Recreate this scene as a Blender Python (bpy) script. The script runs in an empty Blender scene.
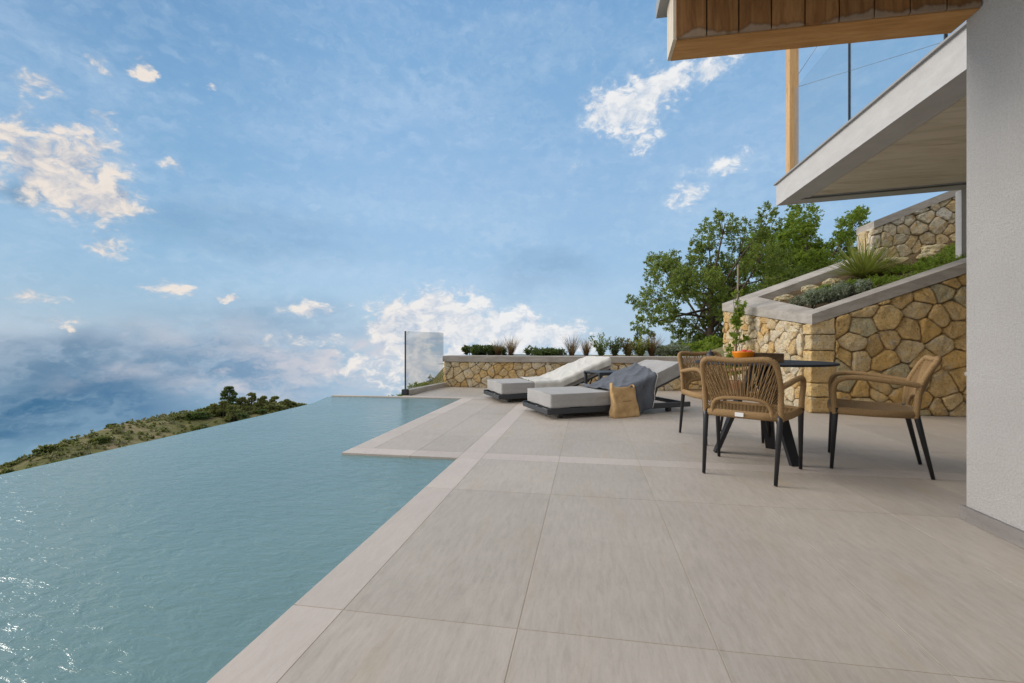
import bpy, bmesh, math, random
import numpy as np
from mathutils import Vector, Matrix, noise

random.seed(7)
R = math.radians
sc = bpy.context.scene
col = sc.collection

# ------------------------------------------------------------------ camera
cam_d = bpy.data.cameras.new('camera')
cam_d.sensor_width = 36.0
cam_d.lens = 450 / 1024 * 36
cam_d.clip_start = 0.05
cam_d.clip_end = 4000
cam = bpy.data.objects.new('camera', cam_d)
col.objects.link(cam)
cam.location = (0, 0, 0.93)
cam.rotation_euler = (R(90), 0, R(9.59))
sc.camera = cam

# ------------------------------------------------------------------ exposure
sc.view_settings.view_transform = 'Standard'
sc.view_settings.look = 'None'
sc.view_settings.exposure = 0.0
sc.view_settings.gamma = 1.0
sc.view_settings.use_curve_mapping = False

SUN_AZ, SUN_EL = -80.0, 28.0          # azimuth clockwise from +Y
sun_d = bpy.data.lights.new('sun', 'SUN')
sun_d.energy = 1.8
sun_d.angle = R(20)
sun_d.color = (1.0, 0.93, 0.84)
sun = bpy.data.objects.new('sun', sun_d)
col.objects.link(sun)
sun.location = (-20, 5, 20)
sun.rotation_euler = (R(90 - SUN_EL), 0, R(-SUN_AZ + 180))


# ------------------------------------------------------------------ node helper
class NT:
    def __init__(s, tree):
        s.t = tree
        s.n = tree.nodes
        s.l = tree.links

    def new(s, typ, **kw):
        nd = s.n.new(typ)
        for k, v in kw.items():
            setattr(nd, k, v)
        return nd

    def put(s, sock, v):
        if v is None:
            return
        if isinstance(v, bpy.types.NodeSocket):
            s.l.new(v, sock)
        else:
            if isinstance(v, (tuple, list)) and sock.type == 'RGBA' and len(v) == 3:
                v = (*v, 1)
            sock.default_value = v

    def math(s, op, a, b=None, c=None, clamp=False):
        nd = s.new('ShaderNodeMath', operation=op, use_clamp=clamp)
        for i, v in enumerate((a, b, c)):
            s.put(nd.inputs[i], v)
        return nd.outputs[0]

    def vmath(s, op, a, b=None, scale=None):
        nd = s.new('ShaderNodeVectorMath', operation=op)
        s.put(nd.inputs[0], a)
        s.put(nd.inputs[1], b)
        if scale is not None:
            nd.inputs['Scale'].default_value = scale
        return nd.outputs['Value'] if op in ('LENGTH', 'DOT_PRODUCT') else nd.outputs['Vector']

    def mix(s, f, a, b, blend='MIX'):
        nd = s.new('ShaderNodeMix', data_type='RGBA', blend_type=blend)
        nd.clamp_factor = True
        s.put(nd.inputs[0], f)
        s.put(nd.inputs[6], a)
        s.put(nd.inputs[7], b)
        return nd.outputs[2]

    def noise(s, vec, scale, detail=4, rough=.55, dist=0, lac=2.0):
        nd = s.new('ShaderNodeTexNoise')
        s.put(nd.inputs['Vector'], vec)
        nd.inputs['Scale'].default_value = scale
        nd.inputs['Detail'].default_value = detail
        nd.inputs['Roughness'].default_value = rough
        nd.inputs['Distortion'].default_value = dist
        nd.inputs['Lacunarity'].default_value = lac
        return nd.outputs['Fac']

    def ramp(s, f, stops, interp='LINEAR'):
        nd = s.new('ShaderNodeValToRGB')
        cr = nd.color_ramp
        cr.interpolation = interp
        while len(cr.elements) > 1:
            cr.elements.remove(cr.elements[-1])
        for i, (p, c) in enumerate(stops):
            e = cr.elements[0] if i == 0 else cr.elements.new(p)
            e.position = p
            e.color = (*c, 1) if len(c) == 3 else c
        s.put(nd.inputs[0], f)
        return nd.outputs[0]

    def maprange(s, v, a, b, c=0.0, d=1.0, smooth=False):
        nd = s.new('ShaderNodeMapRange')
        nd.interpolation_type = 'SMOOTHSTEP' if smooth else 'LINEAR'
        nd.clamp = True
        s.put(nd.inputs[0], v)
        for i, x in enumerate((a, b, c, d)):
            nd.inputs[i + 1].default_value = x
        return nd.outputs[0]

    def mapping(s, vec, scale=(1, 1, 1), rot=(0, 0, 0), loc=(0, 0, 0)):
        nd = s.new('ShaderNodeMapping')
        s.put(nd.inputs[0], vec)
        nd.inputs[1].default_value = loc
        nd.inputs[2].default_value = rot
        nd.inputs[3].default_value = scale
        return nd.outputs[0]


def srgb(r, g, b):
    f = lambda c: (c / 255 / 12.92) if c / 255 <= .04045 else ((c / 255 + .055) / 1.055) ** 2.4
    return (f(r), f(g), f(b))


# ------------------------------------------------------------------ sky (world)
wd = bpy.data.worlds.new('World')
sc.world = wd
wd.use_nodes = True
W = NT(wd.node_tree)
W.n.clear()
CUMULUS = [(-54.4, 15.1, 4.8, 4.6, 1.0), (-52.1, 13.5, 3.5, 3.1, 1.0), (-56.6, 12.5, 3.3, 1.5, 0.85), (-54.7, 17.5, 2.9, 2.0, 0.8), (-57.6, 17.5, 1.8, 0.9, 0.9), (-52.1, 24.4, 1.0, 1.6, 0.7), (-49.0, 25.1, 1.1, 1.4, 0.8), (-56.6, 21.5, 2.0, 1.2, 0.6), (-51.5, 9.1, 1.6, 1.7, 0.85), (-43.6, 25.3, 0.6, 0.5, 0.8), (-51.7, 20.5, 1.4, 1.8, 0.8), (-46.7, 17.4, 1.3, 0.9, 0.5), (-46.7, 5.0, 2.6, 1.1, 0.8), (-41.7, 4.5, 1.5, 0.6, 0.8), (-56.0, 3.6, 2.3, 0.8, 0.7), (-54.6, 1.8, 1.7, 0.8, 0.8), (-33.2, 3.7, 4.8, 1.2, 0.7), (-33.8, 0.2, 4.8, 1.2, 0.7), (-18.7, 2.5, 8.0, 4.8, 1.15), (-23.6, 1.4, 4.1, 5.2, 1.1), (-10.5, 1.2, 7.8, 3.6, 1.1), (-3.5, 0.4, 5.0, 2.5, 1.0), (-14.9, -3.0, 17.2, 3.5, 0.95), (4.5, 26.7, 6.0, 3.2, 1.0), (8.0, 28.5, 4.8, 2.2, 0.95), (14.4, 28.9, 3.0, 1.8, 1.0), (15.4, 19.6, 4.0, 1.4, 0.8), (12.0, 16.5, 3.1, 1.7, 0.75), (6.3, 23.8, 2.8, 1.8, 1.0), (10.0, 15.8, 0.9, 0.6, 0.6), (-1.6, 20.9, 1.2, 0.7, 0.6)]
STRATUS = [(-54.1, -5.7, 12.6, 4.5, 1.0), (-41.7, -3.1, 13.7, 4.3, 0.8), (-54.7, -2.1, 7.7, 2.7, 0.7), (-57.1, -8.4, 2.9, 0.8, 0.9), (-5.4, 8.4, 6.9, 3.1, 0.45), (-38.8, 11.7, 14.5, 3.4, 0.3), (-57.1, 13.0, 2.6, 1.3, 0.6), (-35.8, 1.3, 12.2, 3.4, 0.45)]
PALE = [(-30.0, -2.2, 9.0, 2.6, 1.0), (-36.5, -1.6, 7.0, 1.6, .8), (-39.8, -4.8, 8.6, 2.4, 0.9), (-49.9, -3.2, 5.9, 1.5, 0.45), (-32.7, -3.6, 9.7, 3.0, 0.8), (-44.3, -0.4, 9.5, 2.3, 0.4)]

tc = W.new('ShaderNodeTexCoord')
dirv = W.vmath('NORMALIZE', tc.outputs['Generated'])
sx = W.new('ShaderNodeSeparateXYZ')
W.put(sx.inputs[0], dirv)
DX, DY, DZ = sx.outputs
az = W.math('MULTIPLY', W.math('ARCTAN2', DX, DY), 180 / math.pi)
el = W.math('MULTIPLY', W.math('ARCSINE', DZ), 180 / math.pi)
cx = W.new('ShaderNodeCombineXYZ')
W.put(cx.inputs[0], az)
W.put(cx.inputs[1], el)
AE = cx.outputs[0]


def warp(amount, scale, seed):
    nz = W.new('ShaderNodeTexNoise')
    W.put(nz.inputs['Vector'], W.mapping(AE, (1, 1.5, 1), loc=(seed, seed, seed)))
    nz.inputs['Scale'].default_value = scale
    nz.inputs['Detail'].default_value = 3
    v = W.vmath('SUBTRACT', nz.outputs['Color'], (.5, .5, .5))
    return W.vmath('ADD', AE, W.vmath('SCALE', v, scale=amount))


def blobs(lst, vec):
    out = None
    for a, e, ra, re, s in lst:
        v = W.vmath('MULTIPLY', W.vmath('SUBTRACT', vec, (a, e, 0)), (1 / ra, 1 / re, 0))
        m = W.maprange(W.vmath('LENGTH', v), 0.15, 1.35, s, 0.0, smooth=True)
        out = m if out is None else W.math('MAXIMUM', out, m)
    return out


wv = warp(3.5, .22, 3.1)
wv2 = warp(7.0, .12, 9.7)
wv3 = warp(1.2, .5, 5.5)
M_c = blobs([(a_, e_, q_, h_, s_ * (.74 if h_ < 1.9 else 1.0)) for a_, e_, q_, h_, s_ in CUMULUS], W.vmath('ADD', warp(2.4, .3, 3.1), W.vmath('SUBTRACT', warp(1.9, 1.1, 7.7), AE)))
M_d = blobs(STRATUS, wv2)
M_p = blobs(PALE, wv2)

# clear-sky colour: Nishita sky, evened out with the deep-to-pale run of the photograph's sky
sky = W.new('ShaderNodeTexSky', sky_type='NISHITA')
sky.sun_disc = False
sky.sun_elevation = R(SUN_EL)
sky.sun_rotation = R(SUN_AZ)
nish = W.vmath('SCALE', sky.outputs[0], scale=.085)
elf = W.maprange(el, -15, 60)
lowleft = W.ramp(elf, [(0.0, srgb(96, 158, 180)), (.10, srgb(98, 152, 186)), (.2, srgb(128, 172, 208)), (.33, srgb(118, 172, 212)), (.5, srgb(96, 158, 206)), (.62, srgb(80, 142, 194)), (1, srgb(70, 130, 185))])
midsky = W.ramp(elf, [(0.0, srgb(168, 200, 226)), (.2, srgb(184, 212, 236)), (.33, srgb(160, 200, 236)), (.5, srgb(146, 190, 232)), (.62, srgb(128, 178, 224)), (.75, srgb(112, 164, 216)), (1, srgb(96, 150, 205))])
azf = W.maprange(az, -58, -22, smooth=True)
grad = W.mix(azf, lowleft, midsky)
base = W.mix(.82, nish, grad)

# thin high veil, streaky
veil = W.noise(W.mapping(wv3, (.035, .13, 1), rot=(0, 0, R(40))), 1.5, 8, .60, 0)
veilm = W.maprange(veil, .34, .76, .06, .38, smooth=True)
fine = W.noise(W.mapping(wv3, (.4, .55, 1), rot=(0, 0, R(20))), 1.3, 5, .6)
veilm = W.math('MULTIPLY', veilm, W.maprange(fine, .3, .7, .55, 1.25))
base = W.mix(veilm, base, srgb(200, 220, 240))

# flat grey-blue stratus
sn = W.noise(W.mapping(wv3, (.06, .24, 1)), 1.5, 7, .58)
sd = W.math('MULTIPLY', M_d, W.maprange(sn, .3, .60, .38, 1.0, smooth=True))
scol = W.mix(W.maprange(az, -56, -28), srgb(66, 112, 148), srgb(128, 162, 196))
base = W.mix(sd, base, scol)
pn = W.noise(W.mapping(wv3, (.10, .28, 1), loc=(5, 2, 0)), 1.3, 7, .58)
pd = W.math('MULTIPLY', M_p, W.maprange(pn, .36, .62, 0, .95, smooth=True))
base = W.mix(pd, base, srgb(208, 207, 214))

# cumulus, lit from the upper left
def cum(vec):
    a = W.noise(W.mapping(vec, (.30, .42, 1)), 1.0, 10, .62, .1)
    return a
n1 = cum(wv)
n1 = W.math('ADD', .5, W.math('MULTIPLY', W.math('SUBTRACT', n1, .5), 1.5))
n2 = cum(W.vmath('ADD', wv, (-1.1, .9, 0)))
dens = W.math('ADD', n1, W.math('MULTIPLY', M_c, .53))
cov = W.math('MAXIMUM', W.maprange(dens, .60, .96, smooth=True), W.maprange(dens, .50, .95, 0, .42, smooth=True))
cov = W.math('MULTIPLY', cov, W.maprange(M_c, .02, .25))
n2 = W.math('ADD', .5, W.math('MULTIPLY', W.math('SUBTRACT', n2, .5), 1.5))
lit = W.math('ADD', .72, W.math('MULTIPLY', W.math('SUBTRACT', n1, n2), 2.0), clamp=True)
thick = W.maprange(dens, .8, 1.25)
lit = W.math('SUBTRACT', lit, W.math('MULTIPLY', thick, .12), clamp=True)
warm = W.maprange(az, -50, -10)
litc = W.mix(warm, srgb(243, 231, 219), srgb(244, 243, 242))
shc = W.mix(warm, srgb(150, 170, 196), srgb(186, 202, 222))
ccol = W.mix(lit, shc, litc)
base = W.mix(W.math('MULTIPLY', cov, .96), base, ccol)

# the overcast half of the sky, overhead and behind the house
fw = (-math.sin(R(9.59)), math.cos(R(9.59)), 0.0)
dt = W.vmath('DOT_PRODUCT', dirv, fw)
oc = W.maprange(dt, .57, .0, smooth=True)
on = W.noise(W.mapping(dirv, (1, 1, 1)), 2.2, 5, .55)
ocol = W.vmath('SCALE', W.ramp(on, [(.3, (.86, .90, .98)), (.7, (1.0, .98, .95))]), scale=.94)
sdir = (math.sin(R(SUN_AZ)) * math.cos(R(SUN_EL)), math.cos(R(SUN_AZ)) * math.cos(R(SUN_EL)), math.sin(R(SUN_EL)))
glow = W.math('POWER', W.math('MAXIMUM', W.vmath('DOT_PRODUCT', dirv, sdir), 0.0), 5.0)
ocol = W.mix(1.0, ocol, W.ramp(glow, [(0, (0, 0, 0)), (1, (2.2, 2.08, 1.98))]), 'ADD')
base = W.mix(oc, base, ocol)
# below the horizon the air darkens to the valley
low = W.maprange(el, -14, -32, smooth=True)
base = W.mix(low, base, (.10, .13, .14))
bg = W.new('ShaderNodeBackground')
W.put(bg.inputs[0], base)
bg.inputs[1].default_value = 1.0
wo = W.new('ShaderNodeOutputWorld')
W.l.new(bg.outputs[0], wo.inputs[0])
wd.cycles.sampling_method = 'MANUAL'
wd.cycles.sample_map_resolution = 1024


# ------------------------------------------------------------------ materials
def mat(name, build=None, color=(.5, .5, .5), rough=.6, spec=.5, metal=0.0):
    m = bpy.data.materials.new(name)
    m.use_nodes = True
    T = NT(m.node_tree)
    p = m.node_tree.nodes['Principled BSDF']
    p.inputs['Base Color'].default_value = (*color, 1)
    p.inputs['Roughness'].default_value = rough
    p.inputs['Specular IOR Level'].default_value = spec
    p.inputs['Metallic'].default_value = metal
    if build:
        build(T, p)
    return m


def objc(T):
    return T.new('ShaderNodeTexCoord').outputs['Object']


def bump(T, p, h, strength=.3, dist=.01):
    b = T.new('ShaderNodeBump')
    b.inputs['Strength'].default_value = strength
    b.inputs['Distance'].default_value = dist
    T.put(b.inputs['Height'], h)
    T.l.new(b.outputs[0], p.inputs['Normal'])


def island(T):
    return T.new('ShaderNodeNewGeometry').outputs['Random Per Island']


def m_tile(c1, c2, c3, stain=True):
    def f(T, p):
        o = objc(T)
        st = T.noise(T.mapping(o, (20, 3.2, 1), rot=(0, 0, R(5))), 2.2, 8, .70, .5)
        fine = T.noise(T.mapping(o, (70, 16, 1), rot=(0, 0, R(5))), 2.2, 5, .65)
        big = T.noise(o, 1.3, 5, .62, .4)
        spk = T.noise(o, 130, 3, .7)
        c = T.ramp(st, [(.28, c1), (.52, c2), (.76, c3)])
        c = T.mix(T.maprange(fine, .54, .74, 0, .30), c, tuple(x * .80 for x in c1))
        c = T.mix(T.maprange(fine, .28, .44, .20, 0), c, tuple(min(1, x * 1.10) for x in c3))
        c = T.mix(T.maprange(spk, .60, .74, 0, .30), c, tuple(x * .66 for x in c1))
        if stain:
            yl = T.noise(T.mapping(o, (3.5, .9, 1), loc=(3, 1, 0)), 1.6, 5, .62, .5)
            c = T.mix(T.maprange(yl, .55, .78, 0, .55), c, (c2[0] * .95, c2[1] * .86, c2[2] * .66))
        r = island(T)
        g = T.math('ADD', .93, T.math('MULTIPLY', r, .12))
        g = T.math('MULTIPLY', g, T.maprange(big, .3, .7, .93, 1.05))
        cc = T.new('ShaderNodeMix', data_type='RGBA', blend_type='MULTIPLY')
        cc.inputs[0].default_value = 1
        T.put(cc.inputs[6], c)
        T.put(cc.inputs[7], g)
        T.l.new(cc.outputs[2], p.inputs['Base Color'])
        T.put(p.inputs['Roughness'], T.maprange(st, .3, .7, .5, .62))
        bump(T, p, T.math('ADD', fine, T.noise(o, 160, 3)), .12, .002)
    return f


MT = {}
MT['tile'] = mat('greige_tile', m_tile((.372, .322, .268), (.44, .386, .328), (.492, .437, .378)), spec=.35)
MT['coping'] = mat('pale_coping', m_tile((.48, .412, .355), (.52, .45, .392), (.56, .495, .44), False), spec=.35)
MT['grout'] = mat('grout', color=(.39, .335, .255), rough=.9)


def f_plaster(T, p):
    o = objc(T)
    a = T.noise(o, 90, 5, .7)
    b = T.noise(o, 1.2, 4, .6)
    c = T.ramp(b, [(.3, (.50, .48, .46)), (.7, (.56, .54, .52))])
    T.l.new(T.mix(T.maprange(a, .35, .6, .42, 0), c, (.33, .315, .30)), p.inputs['Base Color'])
    bump(T, p, T.math('ADD', T.math('ADD', a, T.noise(o, 260, 3, .6)), T.math('MULTIPLY', T.noise(o, 5, 4, .6), 1.5)), .8, .012)


MT['plaster'] = mat('rough_plaster', f_plaster, rough=.9, spec=.2)


def f_conc(c1, c2):
    def f(T, p):
        o = objc(T)
        a = T.noise(T.mapping(o, (1, 1, 3)), 3.5, 7, .65, .5)
        b = T.noise(o, 70, 4, .65)
        c = T.ramp(a, [(.32, c1), (.68, c2)])
        c = T.mix(T.maprange(b, .58, .75, 0, .5), c, tuple(x * .6 for x in c1))
        T.l.new(c, p.inputs['Base Color'])
        bump(T, p, T.math('ADD', a, b), .35, .006)
    return f


MT['concrete'] = mat('cast_concrete', f_conc((.28, .25, .215), (.43, .395, .35)), rough=.85, spec=.25)
MT['slabpaint'] = mat('painted_slab', f_conc((.44, .425, .41), (.51, .497, .48)), rough=.8, spec=.25)
MT['plinth'] = mat('plinth_stone', f_conc((.17, .155, .145), (.24, .225, .21)), rough=.7, spec=.3)


def f_soffit(T, p):
    o = objc(T)
    wv_ = T.mapping(o, (.7, 4.5, 1), rot=(0, 0, R(-8)))
    a = T.noise(wv_, 1.6, 7, .62, 1.6)
    c = T.ramp(a, [(.28, (.38, .32, .23)), (.40, (.56, .49, .38)), (.55, (.63, .56, .45)), (.75, (.67, .61, .50))])
    T.l.new(c, p.inputs['Base Color'])


MT['soffit'] = mat('board_marked_soffit', f_soffit, rough=.7, spec=.3)


def f_wood(c1, c2, c3, axis=(1, 1, 1), sc_=1.0, stain=0.0):
    def f(T, p):
        o = objc(T)
        r = island(T)
        add = T.new('ShaderNodeCombineXYZ')
        for i in range(3):
            T.put(add.inputs[i], T.math('MULTIPLY', r, 13.0))
        v = T.vmath('ADD', T.mapping(o, axis), add.outputs[0])
        a = T.noise(v, 3.0 * sc_, 7, .6, 1.2)
        b = T.noise(v, 14 * sc_, 5, .65, .3)
        c = T.ramp(a, [(.3, c1), (.5, c2), (.72, c3)])
        c = T.mix(T.maprange(b, .5, .75, 0, .45), c, tuple(x * .55 for x in c1))
        g = T.math('ADD', .82, T.math('MULTIPLY', r, .3))
        cc = T.new('ShaderNodeMix', data_type='RGBA', blend_type='MULTIPLY')
        cc.inputs[0].default_value = 1
        T.put(cc.inputs[6], c)
        T.put(cc.inputs[7], g)
        outc = cc.outputs[2]
        if stain:
            sp = T.new('ShaderNodeSeparateXYZ')
            T.put(sp.inputs[0], o)
            wob = T.math('ADD', sp.outputs[2], T.math('MULTIPLY', T.math('SUBTRACT', T.noise(T.mapping(o, (9, 1, 1)), 1.6, 4, .6), .5), .07))
            wob = T.math('ADD', wob, T.math('MULTIPLY', T.math('SUBTRACT', T.noise(T.mapping(o, (1, 0, 0)), 3.2, 1), .5), .20))
            k = T.maprange(wob, stain - .004, stain + .004, .62, 0)
            outc = T.mix(k, outc, (.30, .245, .185))
            edge = T.math('MULTIPLY', T.maprange(wob, stain - .012, stain, 0, 1), T.maprange(wob, stain + .014, stain + .002, 0, 1))
            outc = T.mix(T.math('MULTIPLY', edge, .45), outc, (.09, .045, .015))
        T.l.new(outc, p.inputs['Base Color'])
        bump(T, p, b, .18, .004)
    return f


MT['board'] = mat('stained_board', f_wood((.14, .06, .019), (.23, .105, .034), (.31, .16, .06), (5, 5, .6), 1.2, 2.624), rough=.6, spec=.3)
MT['beamwood'] = mat('warm_beam_wood', f_wood((.36, .17, .05), (.48, .245, .082), (.56, .31, .12), (.5, 5, 5)), rough=.55, spec=.3)
MT['endwood'] = mat('pale_end_wood', f_wood((.50, .42, .32), (.60, .52, .41), (.66, .58, .48), (4, 4, .5)), rough=.7, spec=.3)
MT['postwood'] = mat('timber_post_wood', f_wood((.46, .26, .10), (.56, .34, .145), (.62, .40, .19), (5, 5, .5)), rough=.6, spec=.3)
MT['traywood'] = mat('brown_tray_wood', f_wood((.085, .048, .02), (.14, .082, .034), (.20, .12, .05), (.8, 5, 5), 3), rough=.5)
MT['greymetal'] = mat('grey_flashing', color=(.30, .29, .28), rough=.5)
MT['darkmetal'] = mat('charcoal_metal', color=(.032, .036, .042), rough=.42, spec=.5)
MT['blackmetal'] = mat('black_metal', color=(.012, .013, .016), rough=.38, spec=.5)
MT['tabletop'] = mat('matt_dark_tabletop', color=(.02, .021, .024), rough=.6, spec=.2)
MT['steel'] = mat('stainless_steel', color=(.35, .36, .37), rough=.3, metal=1)


def f_stone(palette, moss=.0):
    def f(T, p):
        o = objc(T)
        r = island(T)
        n = len(palette)
        c = T.ramp(r, [((i + .0) / n, k) for i, k in enumerate(palette)], 'CONSTANT')
        a = T.noise(o, 7, 6, .65, .3)
        b = T.noise(o, 42, 5, .7)
        e_ = T.noise(o, 16, 5, .7, .4)
        c = T.mix(T.maprange(a, .48, .68, 0, .75), c, (.64, .41, .15))
        c = T.mix(T.maprange(a, .32, .46, .6, 0), c, (.50, .47, .40))
        c = T.mix(T.maprange(e_, .54, .66, 0, .5), c, (.34, .26, .15))
        c = T.mix(T.maprange(b, .54, .68, 0, .7), c, (.22, .165, .095))
        c = T.mix(T.maprange(b, .30, .44, .5, 0), c, (.70, .62, .47))
        T.l.new(c, p.inputs['Base Color'])
        bump(T, p, T.math('ADD', T.math('MULTIPLY', a, 1.0), T.math('ADD', e_, b)), 1.0, .03)
    return f


PAL_W = [(0.704, 0.561, 0.341), (0.605, 0.462, 0.264), (0.77, 0.649, 0.44), (0.682, 0.473, 0.22), (0.572, 0.495, 0.341), (0.748, 0.594, 0.363), (0.66, 0.44, 0.187), (0.704, 0.605, 0.44)]
PAL_O = [(0.732, 0.512, 0.232), (0.659, 0.439, 0.171), (0.756, 0.561, 0.293), (0.61, 0.415, 0.183), (0.537, 0.464, 0.281), (0.781, 0.549, 0.244), (0.708, 0.451, 0.159), (0.659, 0.512, 0.293)]
PAL_L = [(0.694, 0.605, 0.448), (0.627, 0.538, 0.381), (0.672, 0.515, 0.291), (0.65, 0.616, 0.526), (0.717, 0.65, 0.515), (0.582, 0.515, 0.381)]
MT['stone_pale'] = mat('pale_limestone', f_stone(PAL_W), rough=.9, spec=.15)
MT['stone_ochre'] = mat('ochre_limestone', f_stone(PAL_O), rough=.9, spec=.15)
MT['stone_cream'] = mat('cream_limestone', f_stone(PAL_L), rough=.9, spec=.15)
MT['mortar'] = mat('earth_mortar', f_conc((.27, .20, .12), (.42, .33, .21)), rough=.95, spec=.1)


def f_soil(T, p):
    o = objc(T)
    a = T.noise(o, 6, 7, .7)
    T.l.new(T.ramp(a, [(.3, (.05, .035, .018)), (.6, (.13, .09, .05)), (.8, (.24, .18, .11))]), p.inputs['Base Color'])
    bump(T, p, a, .8, .05)


MT['soil'] = mat('garden_soil', f_soil, rough=.95, spec=.1)


def f_hill(T, p):
    o = objc(T)
    a = T.noise(o, .11, 7, .7, .3)
    b = T.noise(o, .9, 6, .7)
    c = T.ramp(a, [(.3, (.085, .095, .032)), (.46, (.17, .16, .065)), (.58, (.27, .21, .12)), (.72, (.36, .26, .18))])
    c = T.mix(T.maprange(b, .48, .66, 0, .6), c, (.06, .07, .025))
    T.l.new(c, p.inputs['Base Color'])
    bump(T, p, b, .8, .4)


MT['hill'] = mat('scrubby_hillside', f_hill, rough=.95, spec=.1)
MT['redsoil'] = mat('bare_red_earth', f_conc((.16, .09, .06), (.26, .17, .12)), rough=.95, spec=.1)
MT['farhill'] = mat('far_hill_forest', f_conc((.10, .135, .135), (.17, .20, .19)), rough=1, spec=.05)


def f_water(T, p):
    o = objc(T)
    p.inputs['IOR'].default_value = 1.333
    p.inputs['Roughness'].default_value = .13
    p.inputs['Specular IOR Level'].default_value = .8
    big = T.noise(o, .5, 3, .5)
    mos = T.new('ShaderNodeTexBrick')
    mos.offset = 0
    T.put(mos.inputs['Vector'], o)
    T.l.new(T.ramp(big, [(.3, (.132, .222, .218)), (.7, (.165, .262, .254))]), p.inputs['Base Color'])
    w1 = T.noise(T.mapping(o, (1.6, 3.2, 1), rot=(0, 0, R(24))), 5.0, 4, .55, .6)
    w2 = T.noise(T.mapping(o, (2, 4, 1), rot=(0, 0, R(-14))), 11, 4, .55, .5)
    w3 = T.noise(o, 1.1, 3, .5, .4)
    h = T.math('ADD', T.math('MULTIPLY', w1, .55), T.math('ADD', T.math('MULTIPLY', w2, .15), T.math('MULTIPLY', w3, .9)))
    bump(T, p, h, 1.0, .019)


MT['water'] = mat('pool_water', f_water)
MT['poolmosaic'] = mat('teal_pool_mosaic', f_conc((.10, .25, .26), (.14, .31, .31)), rough=.4)


def f_rope(T, p):
    o = objc(T)
    a = T.noise(o, 120, 4, .6)
    wv_ = T.new('ShaderNodeTexWave')
    T.put(wv_.inputs['Vector'], T.mapping(o, (1, 1, 1), rot=(R(20), R(30), R(40))))
    wv_.inputs['Scale'].default_value = 75
    wv_.inputs['Distortion'].default_value = 1.5
    c = T.ramp(T.math('ADD', T.math('MULTIPLY', a, .5), T.math('MULTIPLY', wv_.outputs['Fac'], .5)), [(.25, (.19, .11, .045)), (.55, (.35, .22, .10)), (.8, (.45, .30, .15))])
    T.l.new(c, p.inputs['Base Color'])
    bump(T, p, T.math('ADD', wv_.outputs['Fac'], a), .5, .004)


MT['rope'] = mat('tan_woven_rope', f_rope, rough=.75, spec=.25)
MT['whitetag'] = mat('white_label', color=(.75, .75, .74), rough=.5)


def f_fabric(c1, c2, s=240):
    def f(T, p):
        o = objc(T)
        a = T.noise(o, s, 3, .7)
        b = T.noise(o, 5, 4, .6)
        c = T.ramp(T.math('ADD', T.math('MULTIPLY', a, .7), T.math('MULTIPLY', b, .3)), [(.35, c1), (.65, c2)])
        T.l.new(c, p.inputs['Base Color'])
        bump(T, p, T.math('ADD', a, T.math('MULTIPLY', T.noise(o, 9, 4, .55, .8), 6)), .35, .006)
        p.inputs['Sheen Weight'].default_value = .15
    return f


MT['cushion'] = mat('grey_outdoor_fabric', f_fabric((.30, .29, .28), (.43, .418, .402)), rough=.9, spec=.1)
MT['piping'] = mat('grey_piping', color=(.30, .29, .28), rough=.9, spec=.1)
MT['creamcloth'] = mat('cream_throw', f_fabric((.50, .48, .43), (.64, .62, .57)), rough=.95, spec=.1)
MT['darkcloth'] = mat('charcoal_throw', f_fabric((.06, .066, .08), (.14, .152, .175), 120), rough=.95, spec=.1)
MT['fringe'] = mat('pale_fringe', color=(.5, .48, .46), rough=.95)


def f_kraft(T, p):
    o = objc(T)
    a = T.noise(o, 10, 6, .65, .6)
    T.l.new(T.ramp(a, [(.3, (.40, .245, .105)), (.55, (.52, .345, .165)), (.8, (.62, .44, .24))]), p.inputs['Base Color'])
    bump(T, p, a, .6, .02)


MT['kraft'] = mat('washable_kraft', f_kraft, rough=.7, spec=.2)
MT['ink'] = mat('brown_ink', color=(.20, .11, .05), rough=.8)
MT['orange'] = mat('orange_glaze', color=(.80, .24, .008), rough=.3)
MT['tomato'] = mat('tomato_skin', color=(.55, .045, .015), rough=.25)
MT['darkclay'] = mat('dark_clay', color=(.035, .035, .045), rough=.5)
MT['terracotta'] = mat('terracotta', color=(.36, .17, .09), rough=.8)
MT['cane'] = mat('bamboo_stake', color=(.24, .19, .12), rough=.8)


def f_glass(tint, refl=1.0, alpha=.12):
    def f(T, p):
        tr = T.new('ShaderNodeBsdfTransparent')
        tr.inputs[0].default_value = (*tint, 1)
        gl = T.new('ShaderNodeBsdfGlossy')
        gl.inputs['Roughness'].default_value = .02
        ge = T.new('ShaderNodeNewGeometry')
        cs = T.math('ABSOLUTE', T.vmath('DOT_PRODUCT', ge.outputs['Normal'], ge.outputs['Incoming']))
        fr = T.math('ADD', .04, T.math('MULTIPLY', T.math('POWER', T.math('SUBTRACT', 1.0, cs), 5.0), .96))
        mx = T.new('ShaderNodeMixShader')
        T.put(mx.inputs[0], T.math('MULTIPLY', fr, refl, clamp=True))
        T.l.new(tr.outputs[0], mx.inputs[1])
        T.l.new(gl.outputs[0], mx.inputs[2])
        out = T.n['Material Output']
        T.l.new(mx.outputs[0], out.inputs[0])
    return f


MT['glass'] = mat('clear_glass', f_glass((.95, .97, .97)))
MT['smokeglass'] = mat('grey_tinted_glass', f_glass((.87, .885, .895), 1.5))


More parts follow.
